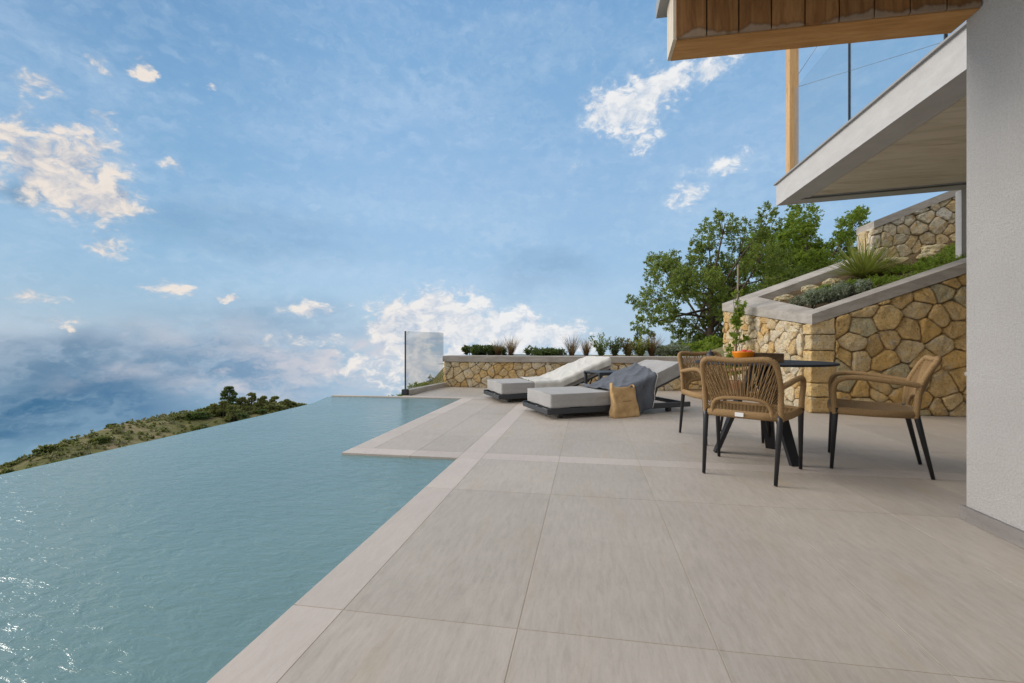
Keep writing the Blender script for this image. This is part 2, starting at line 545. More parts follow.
def m_leaf(name, cols, trans=.58, rough=.5):
    def f(T, p):
        r = island(T)
        n = len(cols)
        c = T.ramp(r, [(i / max(1, n - 1), k) for i, k in enumerate(cols)])
        T.l.new(c, p.inputs['Base Color'])
        tl = T.new('ShaderNodeBsdfTranslucent')
        T.put(tl.inputs[0], T.mix(.6, c, (.30, .36, .05)))
        mx = T.new('ShaderNodeMixShader')
        mx.inputs[0].default_value = trans
        T.l.new(p.outputs[0], mx.inputs[1])
        T.l.new(tl.outputs[0], mx.inputs[2])
        T.l.new(mx.outputs[0], T.n['Material Output'].inputs[0])
    return mat(name, f, rough=rough, spec=.35)


MT['leaf_olive'] = m_leaf('olive_green_leaves', [(.085, .135, .03), (.17, .24, .05), (.26, .32, .08), (.12, .17, .05)])
MT['leaf_fresh'] = m_leaf('fresh_green_leaves', [(.10, .17, .02), (.20, .31, .038), (.31, .40, .06), (.13, .21, .03)])
MT['leaf_dark'] = m_leaf('dark_green_leaves', [(.03, .055, .018), (.06, .10, .028), (.10, .145, .045)], .25)
MT['leaf_grey'] = m_leaf('grey_green_leaves', [(.16, .20, .13), (.25, .29, .20), (.34, .37, .28)], .2)
MT['leaf_yucca'] = m_leaf('yucca_blades', [(.14, .18, .035), (.27, .30, .06), (.38, .38, .11)], .3)
MT['leaf_red'] = m_leaf('red_grass_blades', [(.11, .04, .03), (.22, .10, .07), (.30, .19, .13)], .3)
MT['leaf_straw'] = m_leaf('dry_grass_blades', [(.22, .17, .07), (.34, .26, .11), (.16, .15, .05)], .3)
MT['leaf_hill'] = m_leaf('hill_scrub_leaves', [(.06, .08, .02), (.13, .155, .042), (.21, .22, .07), (.27, .25, .11)], .2)
MT['leaf_sage'] = m_leaf('pale_scrub_leaves', [(.17, .17, .085), (.27, .245, .14), (.20, .205, .125)], .2)


def f_bark(T, p):
    o = objc(T)
    a = T.noise(T.mapping(o, (6, 6, 1.2)), 3, 6, .7)
    T.l.new(T.ramp(a, [(.3, (.05, .04, .03)), (.7, (.15, .12, .09))]), p.inputs['Base Color'])
    bump(T, p, a, .7, .03)


MT['bark'] = mat('tree_bark', f_bark, rough=.95, spec=.1)


# ------------------------------------------------------------------ mesh builder
class MB:
    def __init__(s):
        s.v = []
        s.f = []
        s.sm = []

    def add(s, vs, fs, smooth=False):
        b = len(s.v)
        s.v += [tuple(v) for v in vs]
        s.f += [tuple(i + b for i in f) for f in fs]
        s.sm += [smooth] * len(fs)

    def box(s, x0, x1, y0, y1, z0, z1, M=None, bev=0.0):
        if bev > 0:
            bm = bmesh.new()
            bmesh.ops.create_cube(bm, size=1)
            for v in bm.verts:
                v.co = Vector(((x0 + x1) / 2 + v.co.x * (x1 - x0), (y0 + y1) / 2 + v.co.y * (y1 - y0), (z0 + z1) / 2 + v.co.z * (z1 - z0)))
            bmesh.ops.bevel(bm, geom=list(bm.edges), offset=bev, segments=2, profile=.6, affect='EDGES')
            bm.verts.index_update()
            vs = [v.co.copy() for v in bm.verts]
            fs = [tuple(v.index for v in f.verts) for f in bm.faces]
            bm.free()
        else:
            vs = [Vector(c) for c in ((x0, y0, z0), (x1, y0, z0), (x1, y1, z0), (x0, y1, z0), (x0, y0, z1), (x1, y0, z1), (x1, y1, z1), (x0, y1, z1))]
            fs = [(0, 3, 2, 1), (4, 5, 6, 7), (0, 1, 5, 4), (1, 2, 6, 5), (2, 3, 7, 6), (3, 0, 4, 7)]
        if M:
            vs = [M @ v for v in vs]
        s.add(vs, fs, False)

    def prism(s, pts, z0, z1):
        # pts: ccw plan polygon; z0/z1 numbers or per-point lists
        n = len(pts)
        a = z0 if isinstance(z0, (list, tuple)) else [z0] * n
        b = z1 if isinstance(z1, (list, tuple)) else [z1] * n
        vs = [(x, y, a[i]) for i, (x, y) in enumerate(pts)] + [(x, y, b[i]) for i, (x, y) in enumerate(pts)]
        fs = [tuple(range(n - 1, -1, -1)), tuple(range(n, 2 * n))]
        fs += [(i, (i + 1) % n, n + (i + 1) % n, n + i) for i in range(n)]
        s.add(vs, fs)

    def tube(s, path, rad, seg=8, cap=True, smooth=True, flat=None, closed=False):
        P = [Vector(p) for p in path]
        n = len(P)
        rr = rad if isinstance(rad, (list, tuple)) else [rad] * n
        vs, fs = [], []
        up = None
        for i in range(n):
            if closed:
                t = (P[(i + 1) % n] - P[i - 1]).normalized()
            else:
                t = (P[min(i + 1, n - 1)] - P[max(i - 1, 0)]).normalized()
            if up is None:
                up = Vector((0, 0, 1)) if abs(t.z) < .9 else Vector((0, 1, 0))
            sdir = t.cross(up)
            if sdir.length < 1e-5:
                sdir = t.cross(Vector((1, 0, 0)))
            sdir.normalize()
            up = sdir.cross(t).normalized()
            fl = flat if flat else (1, 1)
            for k in range(seg):
                a = 2 * math.pi * k / seg
                vs.append(P[i] + (sdir * math.cos(a) * fl[0] + up * math.sin(a) * fl[1]) * rr[i])
        m = n if closed else n - 1
        for i in range(m):
            j = (i + 1) % n
            for k in range(seg):
                k2 = (k + 1) % seg
                fs.append((i * seg + k, i * seg + k2, j * seg + k2, j * seg + k))
        if cap and not closed:
            fs.append(tuple(range(seg - 1, -1, -1)))
            fs.append(tuple((n - 1) * seg + k for k in range(seg)))
        s.add(vs, fs, smooth)

    def lathe(s, prof, seg=24, c=(0, 0, 0), smooth=True):
        vs, fs = [], []
        for r, z in prof:
            for k in range(seg):
                a = 2 * math.pi * k / seg
                vs.append((c[0] + r * math.cos(a), c[1] + r * math.sin(a), c[2] + z))
        for i in range(len(prof) - 1):
            for k in range(seg):
                k2 = (k + 1) % seg
                fs.append((i * seg + k, i * seg + k2, (i + 1) * seg + k2, (i + 1) * seg + k))
        fs.append(tuple(range(seg - 1, -1, -1)))
        fs.append(tuple((len(prof) - 1) * seg + k for k in range(seg)))
        s.add(vs, fs, smooth)

    def build(s, name, m, parent=None, **tags):
        me = bpy.data.meshes.new(name)
        me.from_pydata(s.v, [], s.f)
        me.polygons.foreach_set('use_smooth', s.sm)
        me.materials.append(m)
        me.update()
        o = bpy.data.objects.new(name, me)
        col.objects.link(o)
        if parent:
            o.parent = parent
        for k, v in tags.items():
            o[k] = v
        return o


def root(name, loc, label, cat, rz=0.0, group=None):
    o = bpy.data.objects.new(name, None)
    o.empty_display_size = .1
    col.objects.link(o)
    o.location = loc
    o.rotation_euler = (0, 0, rz)
    o['label'] = label
    o['category'] = cat
    if group:
        o['group'] = group
    return o


def tag(o, label, cat, group=None):
    o['label'] = label
    o['category'] = cat
    if group:
        o['group'] = group
    return o


def copy_tree(o, parent=None):
    c = o.copy()
    col.objects.link(c)
    if parent:
        c.parent = parent
    for ch in list(o.children):
        copy_tree(ch, c)
    return c


def smooth_path(pts, n=8):
    P = [Vector(p) for p in pts]
    out = []
    for i in range(len(P) - 1):
        p0 = P[max(i - 1, 0)]
        p1 = P[i]
        p2 = P[i + 1]
        p3 = P[min(i + 2, len(P) - 1)]
        for k in range(n):
            t = k / n
            out.append(.5 * ((2 * p1) + (p2 - p0) * t + (2 * p0 - 5 * p1 + 4 * p2 - p3) * t * t + (3 * p1 - p0 - 3 * p2 + p3) * t ** 3))
    out.append(P[-1])
    return out


# ------------------------------------------------------------------ voronoi stonework
def clip(poly, a, b, c):
    """keep the part of poly where a*x+b*y<=c"""
    out = []
    n = len(poly)
    for i in range(n):
        p, q = poly[i], poly[(i + 1) % n]
        dp, dq = a * p[0] + b * p[1] - c, a * q[0] + b * q[1] - c
        if dp <= 0:
            out.append(p)
        if (dp < 0 < dq) or (dq < 0 < dp):
            t = dp / (dp - dq)
            out.append((p[0] + (q[0] - p[0]) * t, p[1] + (q[1] - p[1]) * t))
    return out


def stones(mb, region, size, gap, depth, U, V, N, O, seed, aniso=1.25, jitter=.42):
    """irregular stones filling the convex region (u,v) set on the wall plane O + u*U + v*V, standing out along N"""
    rnd = random.Random(seed)
    xs = [p[0] for p in region]
    ys = [p[1] for p in region]
    sx_, sy_ = size * aniso, size
    pts = []
    j = 0
    y = min(ys) - sy_
    while y < max(ys) + sy_:
        x = min(xs) - sx_ + (j % 2) * sx_ * .5
        while x < max(xs) + sx_:
            if rnd.random() > .10:
                pts.append((x + rnd.uniform(-jitter, jitter) * sx_, y + rnd.uniform(-jitter, jitter) * sy_))
                if rnd.random() < .13:
                    pts.append((x + rnd.uniform(.3, .7) * sx_, y + rnd.uniform(.3, .7) * sy_))
            x += sx_
        y += sy_
        j += 1
    U, V, N, O = Vector(U), Vector(V), Vector(N), Vector(O)
    for i, p in enumerate(pts):
        R2 = (3.2 * sx_) ** 2
        poly = list(region)
        # inset of the outer border
        for k, q in enumerate(pts):
            if k == i:
                continue
            dx, dy = q[0] - p[0], q[1] - p[1]
            d2 = dx * dx + dy * dy
            if d2 > R2:
                continue
            d = math.sqrt(d2)
            c = (dx * (p[0] + q[0]) + dy * (p[1] + q[1])) / 2 / d - gap / 2
            poly = clip(poly, dx / d, dy / d, c)
            if len(poly) < 3:
                break
        if len(poly) < 3:
            continue
        ar = sum(poly[k][0] * poly[(k + 1) % len(poly)][1] - poly[(k + 1) % len(poly)][0] * poly[k][1] for k in range(len(poly))) / 2
        if abs(ar) < (size * .16) ** 2:
            continue
        if ar < 0:
            poly = poly[::-1]
        # cut the corners, then roughen the outline
        for it_ in range(2):
            np_ = []
            for k in range(len(poly)):
                a, b = poly[k], poly[(k + 1) % len(poly)]
                L = math.hypot(b[0] - a[0], b[1] - a[1])
                t = (.13 if it_ == 0 else .25) if L > size * .25 else .3
                np_.append((a[0] + (b[0] - a[0]) * t, a[1] + (b[1] - a[1]) * t))
                np_.append((a[0] + (b[0] - a[0]) * (1 - t), a[1] + (b[1] - a[1]) * (1 - t)))
            poly = np_
        # resample the outline and roughen it
        np_ = []
        for k in range(len(poly)):
            a, b = poly[k], poly[(k + 1) % len(poly)]
            L = math.hypot(b[0] - a[0], b[1] - a[1])
            m_ = max(1, int(L / (size * .11)))
            for t in range(m_):
                np_.append((a[0] + (b[0] - a[0]) * t / m_, a[1] + (b[1] - a[1]) * t / m_))
        poly = np_
        cxp = sum(q[0] for q in poly) / len(poly)
        cyp = sum(q[1] for q in poly) / len(poly)
        so = Vector((rnd.uniform(0, 90), rnd.uniform(0, 90), rnd.uniform(0, 90)))
        nn = lambda x, y, f: noise.fractal(Vector((x * f, y * f, 0)) + so, 1.0, 2.0, 4)
        poly = [(q[0] + size * .045 * nn(q[0], q[1], 3.0 / size), q[1] + size * .045 * nn(q[1], q[0], 3.0 / size)) for q in poly]
        tx, ty = rnd.uniform(-.16, .16), rnd.uniform(-.16, .16)
        dd = depth * rnd.uniform(.6, 1.3)
        n = len(poly)
        rings = ((1.0, -.03, 0), (1.0, dd * .45, .15), (.97, dd * .85, .5), (.86, dd * 1.0, .9), (.68, dd * 1.05, 1), (.46, dd * 1.06, 1), (.22, dd * 1.06, 1))
        vs = []
        for scl, h, nz in rings:
            for q in poly:
                qx, qy = cxp + (q[0] - cxp) * scl, cyp + (q[1] - cyp) * scl
                hh = h
                if h > 0:
                    hh += (qx - cxp) * tx + (qy - cyp) * ty + nz * depth * .55 * nn(qx, qy, 2.2 / size)
                vs.append(O + U * qx + V * qy + N * hh)
        vs.append(O + U * cxp + V * cyp + N * (dd * 1.06 + depth * .55 * nn(cxp, cyp, 2.2 / size)))
        fs = []
        nr_ = len(rings) - 1
        for r_ in range(nr_):
            for k in range(n):
                k2 = (k + 1) % n
                fs.append((r_ * n + k, r_ * n + k2, (r_ + 1) * n + k2, (r_ + 1) * n + k))
        for k in range(n):
            fs.append((nr_ * n + k, nr_ * n + (k + 1) % n, (nr_ + 1) * n))
        mb.add(vs, fs, True)


# ================================================================== SETTING
# ---- terrace paving: real tiles with open joints
TX, TY = .612, 1.298


def tile_slabs(mb, x0, x1, y0, y1, z1=0.0, gap=.0034, th=.006, b=.0004):
    g = gap / 2
    x0 += g
    x1 -= g
    y0 += g
    y1 -= g
    vs = [(x0, y0, z1 - th), (x1, y0, z1 - th), (x1, y1, z1 - th), (x0, y1, z1 - th),
          (x0, y0, z1 - b), (x1, y0, z1 - b), (x1, y1, z1 - b), (x0, y1, z1 - b),
          (x0 + b, y0 + b, z1), (x1 - b, y0 + b, z1), (x1 - b, y1 - b, z1), (x0 + b, y1 - b, z1)]
    fs = [(8, 9, 10, 11)]
    for a in (0, 4):
        for k in range(4):
            fs.append((a + k, a + (k + 1) % 4, a + 4 + (k + 1) % 4, a + 4 + k))
    mb.add(vs, fs)


paving = MB()
X0 = -.836
xj = [X0 + TX * k for k in range(0, 14)]
yj_near = [1.44 - 1.298 * 3, 1.44 - 1.298 * 2, 1.44 - 1.298, 1.44, 2.738, 3.475]
for i in range(len(xj) - 1):
    for j in range(len(yj_near) - 1):
        tile_slabs(paving, xj[i], xj[i + 1], yj_near[j], yj_near[j + 1])
yj_far = [3.665, 4.30, 5.60, 6.90, 8.20, 9.05]
for i in range(len(xj) - 1):
    for j in range(len(yj_far) - 1):
        tile_slabs(paving, xj[i], xj[i + 1], yj_far[j], yj_far[j + 1])
# the jetty side, left of the long band
xl = [-1.84, -1.43, -1.03]
for i in range(2):
    for j in range(len(yj_far) - 2):
        tile_slabs(paving, xl[i], xl[i + 1], yj_far[j], min(yj_far[j + 1], 7.13))
xl2 = [-2.98, -2.43, -1.84, -1.43, -1.03]
for i in range(4):
    tile_slabs(paving, xl2[i], xl2[i + 1], 7.33, 8.20)
    tile_slabs(paving, xl2[i], xl2[i + 1], 8.20, 9.05)
o = paving.build('terrace_floor', MT['tile'])
o['kind'] = 'structure'

cop = MB()
yc = [1.44 - 1.298 * 3, 1.44 - 1.298 * 2, 1.44 - 1.298, 1.44, 2.738, 3.475]
for j in range(len(yc) - 1):
    tile_slabs(cop, -1.028, X0, yc[j], yc[j + 1], th=.035)
# band across, from the notch tip to the right
tile_slabs(cop, -2.035, -1.43, 3.475, 3.665, th=.035)
tile_slabs(cop, -1.43, -1.03, 3.475, 3.665, th=.035)
for i in range(len(xj) - 1):
    if i == 0:
        tile_slabs(cop, -1.03, X0, 3.475, 3.665)
    tile_slabs(cop, xj[i], xj[i + 1], 3.475, 3.665)
# long band running away between the tile fields
for j in range(len(yj_far) - 1):
    tile_slabs(cop, -1.03, X0, yj_far[j], yj_far[j + 1])
# far pool edges
for j in range(4):
    a, b = yj_far[j], min(yj_far[j + 1], 7.13)
    tile_slabs(cop, -2.035, -1.84, a, b if j < 3 else 7.13, th=.035)
xs_ = [-4.36, -3.74, -3.13, -2.43, -1.84]
for i in range(4):
    tile_slabs(cop, xs_[i], xs_[i + 1], 7.13, 7.33 if i > 1 else 7.24, th=.035)
tile_slabs(cop, -1.84, -1.03, 7.13, 7.33, th=.035)
o = cop.build('pool_coping', MT['coping'])
o['kind'] = 'structure'

g = MB()
g.prism([(-1.012, -2.6), (7.2, -2.6), (7.2, 9.3), (-2.98, 9.3), (-2.98, 7.33), (-3.1, 7.33), (-3.12, 7.225), (-4.34, 7.225), (-4.34, 7.15), (-2.02, 7.15), (-2.02, 3.49), (-1.012, 3.49)], -.6, -.0011)
o = g.build('terrace_base', MT['grout'])
o['kind'] = 'structure'

# ---- pool
WZ = -.016
wm = MB()
wpts = [(-1.02, -3.0), (-1.02, 3.48), (-2.03, 3.48), (-2.03, 7.14), (-4.38, 7.14), (-4.33, 6.9), (-4.15, 6.38), (-4.10, 5.2), (-4.10, -3.0)]
wm.add([(x, y, WZ) for x, y in wpts], [tuple(range(len(wpts)))])
o = wm.build('pool_water', MT['water'])
o['kind'] = 'structure'
o.location.z = 0
pb = MB()
pb.box(-4.165, -4.10, -3.0, 5.2, -1.6, WZ - .012)
pb.prism([(-4.165, 5.2), (-4.10, 5.2), (-4.15, 6.38), (-4.215, 6.40)], -1.6, WZ - .012)
pb.prism([(-4.215, 6.40), (-4.15, 6.38), (-4.38, 7.14), (-4.445, 7.14)], -1.6, WZ - .012)
pb.box(-4.10, -1.02, -3.0, 7.14, -1.6, -1.45)
pb.box(-4.44, -2.98, 7.335, 7.45, -3.0, -.05)
o = pb.build('pool_basin', MT['poolmosaic'])
o['kind'] = 'structure'

# ---- ground: terraced slope round the house, one sheet
def ground_z(x, y):
    # planting bed behind the low wall, rising to the right, dropping away to the left
    bed = .575 + max(0, x - 2.5) * .33
    fall = 0
    if x < -2.9:
        fall += (-2.9 - x) * 1.1
    if y > 10.6:
        fall += (y - 10.6) * .30
    zz = bed - fall
    if x > 2.5 and y > 9.5:
        zz += min(2.0, (y - 9.5) * .10)
    if y < 9.2:
        zz = -1.0 if x > -4.6 else -1.7 - (-4.6 - x) * .6
        zz = min(zz, -1.0)
    return max(zz, -40)


gm = MB()
gx = list(np.concatenate([np.linspace(-34, -8, 22), np.linspace(-7.5, 14, 60), np.linspace(15, 60, 24)]))
gy = list(np.concatenate([np.linspace(-40, -10, 8), np.linspace(-8, 8.6, 18), np.linspace(9.0, 9.12, 2), np.linspace(9.5, 22, 40), np.linspace(23, 60, 24)]))
nx, ny = len(gx), len(gy)
vv = []
for y in gy:
    for x in gx:
        zz = ground_z(x, y)
        zz += .10 * noise.noise(Vector((x * .5, y * .5, 0))) if y > 9.3 else 0
        vv.append((x, y, zz))
gm.add(vv, [(j * nx + i, j * nx + i + 1, (j + 1) * nx + i + 1, (j + 1) * nx + i) for j in range(ny - 1) for i in range(nx - 1)], True)
o = gm.build('ground', MT['hill'])
o['kind'] = 'structure'

# ---- the spur of hillside beyond the pool
RIDGE = [(-74, 20, -20.5), (-78.1, 42.6, -17.2), (-77.3, 47.8, -15.8), (-76.8, 51.9, -14.93), (-78.7, 57.7, -14.2), (-81.7, 65.3, -13.9), (-83.4, 72.1, -14.1), (-84.3, 79.1, -14.15), (-83.3, 85.3, -14.2), (-79.3, 92.1, -14.1), (-75.3, 96.8, -14.2), (-70.7, 101.6, -15.2), (-66.3, 105.4, -16.8), (-59.0, 109.7, -20.0), (-50, 112, -25)]
rp = smooth_path(RIDGE, 8)
HS = []                                   # rows of the hill grid
for i, p in enumerate(rp):
    row = []
    cdir = Vector((p.x, p.y, 0))
    D = cdir.length
    cdir.normalize()
    for k in range(0, 31):
        t = k / 30
        d = D * (1 - t * .62)
        z = p.z - 7.5 * t ** 1.25
        q = cdir * d
        nz = noise.fractal(Vector((q.x * .06, q.y * .06, 3.0)), 1.0, 2.0, 5)
        z += nz * 1.3 * min(1, t * 4 + .12)
        row.append(Vector((q.x, q.y, z)))
    back = []
    for k in range(1, 9):
        q = cdir * (D + k * 5)
        back.append(Vector((q.x, q.y, p.z - (k * .9) ** 1.5)))
    HS.append(back[::-1] + row)
hm = MB()
nr, nc = len(HS), len(HS[0])
hm.add([v for r_ in HS for v in r_], [(i * nc + k, i * nc + k + 1, (i + 1) * nc + k + 1, (i + 1) * nc + k) for i in range(nr - 1) for k in range(nc - 1)], True)
o = hm.build('hillside', MT['hill'])
o['kind'] = 'structure'

# ---- faint hills beyond the trees on the right
fh = MB()
prof = []
for i in range(81):
    t = i / 80
    x = -260 + 900 * t
    hgt = -40 + 56 * math.exp(-((x - 235) / 130) ** 2) + 70 * math.exp(-((x - 520) / 150) ** 2) + 2.0 * noise.fractal(Vector((x * .02, 1.3, 0)), 1, 2, 5)
    prof.append((x, 900 - x * .15, hgt))
fv = []
for x, y, h_ in prof:
    fv += [(x, y, h_), (x + 10, y + 160, -30), (x - 10, y - 160, -40)]
ff = []
for i in range(80):
    a, b = i * 3, (i + 1) * 3
    ff += [(a, b, b + 1, a + 1), (a + 2, b + 2, b, a)]
fh.add(fv, ff, True)
o = fh.build('far_hills', MT['farhill'])
o['kind'] = 'structure'

# ================================================================== WALLS
# ---- low rear wall
bw = root('stone_wall', (0, 8.9, 0), 'low pale rubble wall with grey concrete coping behind the sun loungers', 'wall')
f_ = MB()
stones(f_, [(-2.90, 0), (2.62, 0), (2.62, .515), (-2.90, .515)], .150, .008, .03, (1, 0, 0), (0, 0, 1), (0, -1, 0), (0, .01, 0), 11)
stones(f_, [(0.0, 0), (.38, 0), (.38, .515), (0.0, .515)], .150, .008, .03, (0, -1, 0), (0, 0, 1), (-1, 0, 0), (-2.90, .40, 0), 12)
f_.build('stone_facing', MT['stone_pale'], bw)
k_ = MB()
k_.box(-2.90, 2.62, .018, .40, -.3, .512)
k_.build('core', MT['mortar'], bw)
c_ = MB()
c_.box(-2.94, 2.60, -.045, .44, .517, .637, bev=.006)
c_.build('coping', MT['concrete'], bw)

# ---- raised planter beside the terrace, its coping rising with the steps
PA, PB_, PC, PD = (2.877, 6.43), (7.4, 6.43), (2.54, 9.04), (7.4, 9.04)


def cap_z(x, y, off=0.0):
    return 1.295 + .36 * (x - 2.877) + .185 * (y - 6.43) - off


pl = root('raised_planter', (2.877, 6.43, 0), 'raised stone planter with sloping grey concrete coping at right end of terrace', 'planter')
ox, oy = 2.877, 6.43
L_ = lambda p: (p[0] - ox, p[1] - oy)
fr = MB()
stones(fr, [(.27, 0), (4.4, 0), (4.4, 1.145 + .36 * 4.4), (.27, 1.145 + .36 * .27)], .215, .009, .042, (1, 0, 0), (0, 0, 1), (0, -1, 0), (0, .012, 0), 21, 1.2)
fr.build('stone_facing', MT['stone_ochre'], pl)
lv = Vector((PC[0] - PA[0], PC[1] - PA[1], 0))
LL = lv.length
ld = lv.normalized()
ln = Vector((-ld.y, ld.x, 0))
lf = MB()
stones(lf, [(.20, 0), (LL, 0), (LL, 1.50), (.20, 1.17)], .170, .008, .036, ld, (0, 0, 1), ln, -ln * .012, 22, 1.15)
lf.build('stone_facing', MT['stone_pale'], pl)
qn = MB()
z = 0
rnd = random.Random(4)
for k, h_ in enumerate((.21, .18, .235, .19, .205, .14)):
    lx, ly = (.27, .15) if k % 2 == 0 else (.17, .21)
    bm = bmesh.new()
    bmesh.ops.create_cube(bm, size=1)
    bx_ = (-.028, lx + .085 * (k % 2), -.028, ly, z + .004, z + h_ - .004)
    for v in bm.verts:
        v.co = Vector(((bx_[0] + bx_[1]) / 2 + v.co.x * (bx_[1] - bx_[0]), (bx_[2] + bx_[3]) / 2 + v.co.y * (bx_[3] - bx_[2]), (bx_[4] + bx_[5]) / 2 + v.co.z * (bx_[5] - bx_[4])))
    bmesh.ops.bevel(bm, geom=list(bm.edges), offset=.014, segments=2, profile=.6, affect='EDGES')
    bmesh.ops.subdivide_edges(bm, edges=[e for e in bm.edges if e.calc_length() > .05], cuts=7, use_grid_fill=True)
    bmesh.ops.triangulate(bm, faces=[f for f in bm.faces if len(f.verts) > 4])
    bm.verts.index_update()
    vs = []
    for v in bm.verts:
        nv_ = Vector((noise.fractal(v.co * 9 + Vector((k, 0, 0)), 1, 2, 4), noise.fractal(v.co * 9 + Vector((0, k, 5)), 1, 2, 4), .5 * noise.fractal(v.co * 8 + Vector((0, 9, k)), 1, 2, 3)))
        w_ = v.co + nv_ * .017
        if k == 5 and w_.x > 0:
            w_.z += .36 * w_.x * (v.co.z - z) / h_
        vs.append(w_)
    qn.add(vs, [tuple(v.index for v in f.verts) for f in bm.faces], True)
    bm.free()
    z += h_
qn.build('cornerstone_stack', MT['stone_ochre'], pl)
core = MB()
inn = [(2.98, 6.61), (7.4, 6.61), (7.4, 8.78), (2.955, 8.56)]
out_ = [PA, PB_, PD, PC]
ci = [(2.93, 6.45), (7.38, 6.45), (7.38, 9.0), (2.60, 9.0)]
for a in range(4):
    b = (a + 1) % 4
    if a == 1:
        continue
    qd = [L_(ci[a]), L_(ci[b]), L_(inn[b]), L_(inn[a])]
    tops = [cap_z(*p_, off=.13) for p_ in (ci[a], ci[b], inn[b], inn[a])]
    core.prism(qd, -.3, tops)
core.build('core', MT['mortar'], pl)
cp = MB()
outc = [(2.862, 6.395), (7.4, 6.395), (7.4, 9.07), (2.505, 9.07)]
for a in range(4):
    b = (a + 1) % 4
    if a == 1:
        continue
    qd = [outc[a], outc[b], inn[b], inn[a]]
    cp.prism([L_(p_) for p_ in qd], [cap_z(*p_, off=.135) for p_ in qd], [cap_z(*p_) for p_ in qd])
co = cp.build('coping', MT['concrete'], pl)
sl = MB()
gn = 16
sv = []
for j in range(gn + 1):
    for i in range(gn + 1):
        u, v = i / gn, j / gn
        x = (2.95 + (7.4 - 2.95) * u)
        y = 6.58 + (8.66 - 6.58) * v
        sv.append((x - ox, y - oy, cap_z(x, y, .16) + .05 * noise.noise(Vector((x * 3, y * 3, 0)))))
sl.add(sv, [(j * (gn + 1) + i, j * (gn + 1) + i + 1, (j + 1) * (gn + 1) + i + 1, (j + 1) * (gn + 1) + i) for j in range(gn) for i in range(gn)], True)
sl.build('planting_soil', MT['soil'], pl)

# ---- upper retaining wall
uw = root('retaining_wall', (4.68, 8.45, 0), 'upper cream rubble retaining wall with sloping cap above the planter', 'wall')
us = MB()
stones(us, [(0, 2.02), (2.9, 2.02), (2.9, 2.82 + .40 * 2.9), (0, 2.82)], .190, .009, .04, (1, 0, 0), (0, 0, 1), (0, -1, 0), (0, .012, 0), 31, 1.1)
uk = MB()
uk.prism([(0.03, .02), (2.9, .02), (2.9, .40), (.03, .40)], 1.0, [2.86, 2.87 + .4 * 2.9, 2.87 + .4 * 2.9, 2.86])
stones(us, [(0, 2.02), (.39, 2.02), (.39, 2.83), (0, 2.83)], .22, .009, .03, (0, -1, 0), (0, 0, 1), (-1, 0, 0), (.03, .40, 0), 33, 1.1)
us.build('stone_facing', MT['stone_cream'], uw)
uk.build('core', MT['mortar'], uw)
uc = MB()
uc.prism([(.02, -.05), (2.9, -.05), (2.9, .45), (.02, .45)], [2.815, 2.822 + .4 * 2.9, 2.822 + .4 * 2.9, 2.815], [2.94, 2.94 + .4 * 2.9, 2.94 + .4 * 2.9, 2.94])
uc.build('coping', MT['concrete'], uw)

# ================================================================== HOUSE
hs = root('house', (1.94, 2.70, 0), 'white rendered modern house corner with projecting balcony slab and timber clad beam', 'house')
hx, hy = 1.94, 2.70
wl = MB()
wl.box(0, 5.5, -5.4, 0, 0, 2.945)
wl.box(0, 5.5, -5.4, 0, 3.275, 6.2)
wl.box(0.0, .823, -5.4, 0, 2.945, 3.275)
wl.box(.35 - hx, -.002, -5.4, -1.55 - hy, 0, 3.70)  # unseen wing added behind the camera to darken the near right floor
wl.build('wall', MT['plaster'], hs)
pn_ = MB()
pn_.box(-.02, 5.5, -5.4, .018, 0.0, .075, bev=.003)
pn_.build('plinth', MT['plinth'], hs)
# balcony slab: downstand edge all round, recessed board-marked soffit
sb = MB()
S0 = (2.766, -2.4)
S1 = (2.766, 7.27)
S2 = (7.4, 6.48)
S3 = (7.4, -2.4)
lo = lambda p: (p[0] - hx, p[1] - hy)
edge = .30
i1 = (2.766 + edge, 6.93)
i2 = (7.4, 6.19)
sb.prism([lo(p) for p in ((2.766, -2.7), S3, S2, S1)], 2.985, 3.262)
sb.prism([lo(p) for p in ((2.766, 2.72), (2.766 + edge, 2.72), i1, S1)], 2.95, 2.985)
sb.prism([lo(p) for p in (i1, i2, S2, S1)], 2.95, 2.985)
sb.build('balcony_slab', MT['slabpaint'], hs)
sf = MB()
j1 = (2.766 + edge + .012, 6.86)
j2 = (7.39, 6.12)
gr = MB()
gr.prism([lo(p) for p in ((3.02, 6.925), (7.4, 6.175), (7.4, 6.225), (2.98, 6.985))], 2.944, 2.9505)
gr.build('shadow_gap_strip', MT['darkmetal'], hs)  # dark strip standing in for the shadow of the far-edge groove
sf.prism([lo(p) for p in ((2.766 + edge + .012, 2.72), (7.39, 2.72), j2, j1)], 2.956, 2.9848)
sf.build('soffit_panel', MT['soffit'], hs)
st = MB()
st.prism([lo(p) for p in ((2.736, 2.71), (2.82, 2.71), (2.82, 7.26), (2.736, 7.30))], 3.2625, 3.282)
st.prism([lo(p) for p in ((2.736, 7.30), (2.82, 7.26), (7.4, 6.44), (7.4, 6.51))], 3.2625, 3.282)
st.build('edge_trim', MT['greymetal'], hs)
cl = MB()
cl.box(2.96, 3.06, 4.20, 4.30, 1.5, 2.95)
cl.build('column', MT['slabpaint'], hs)
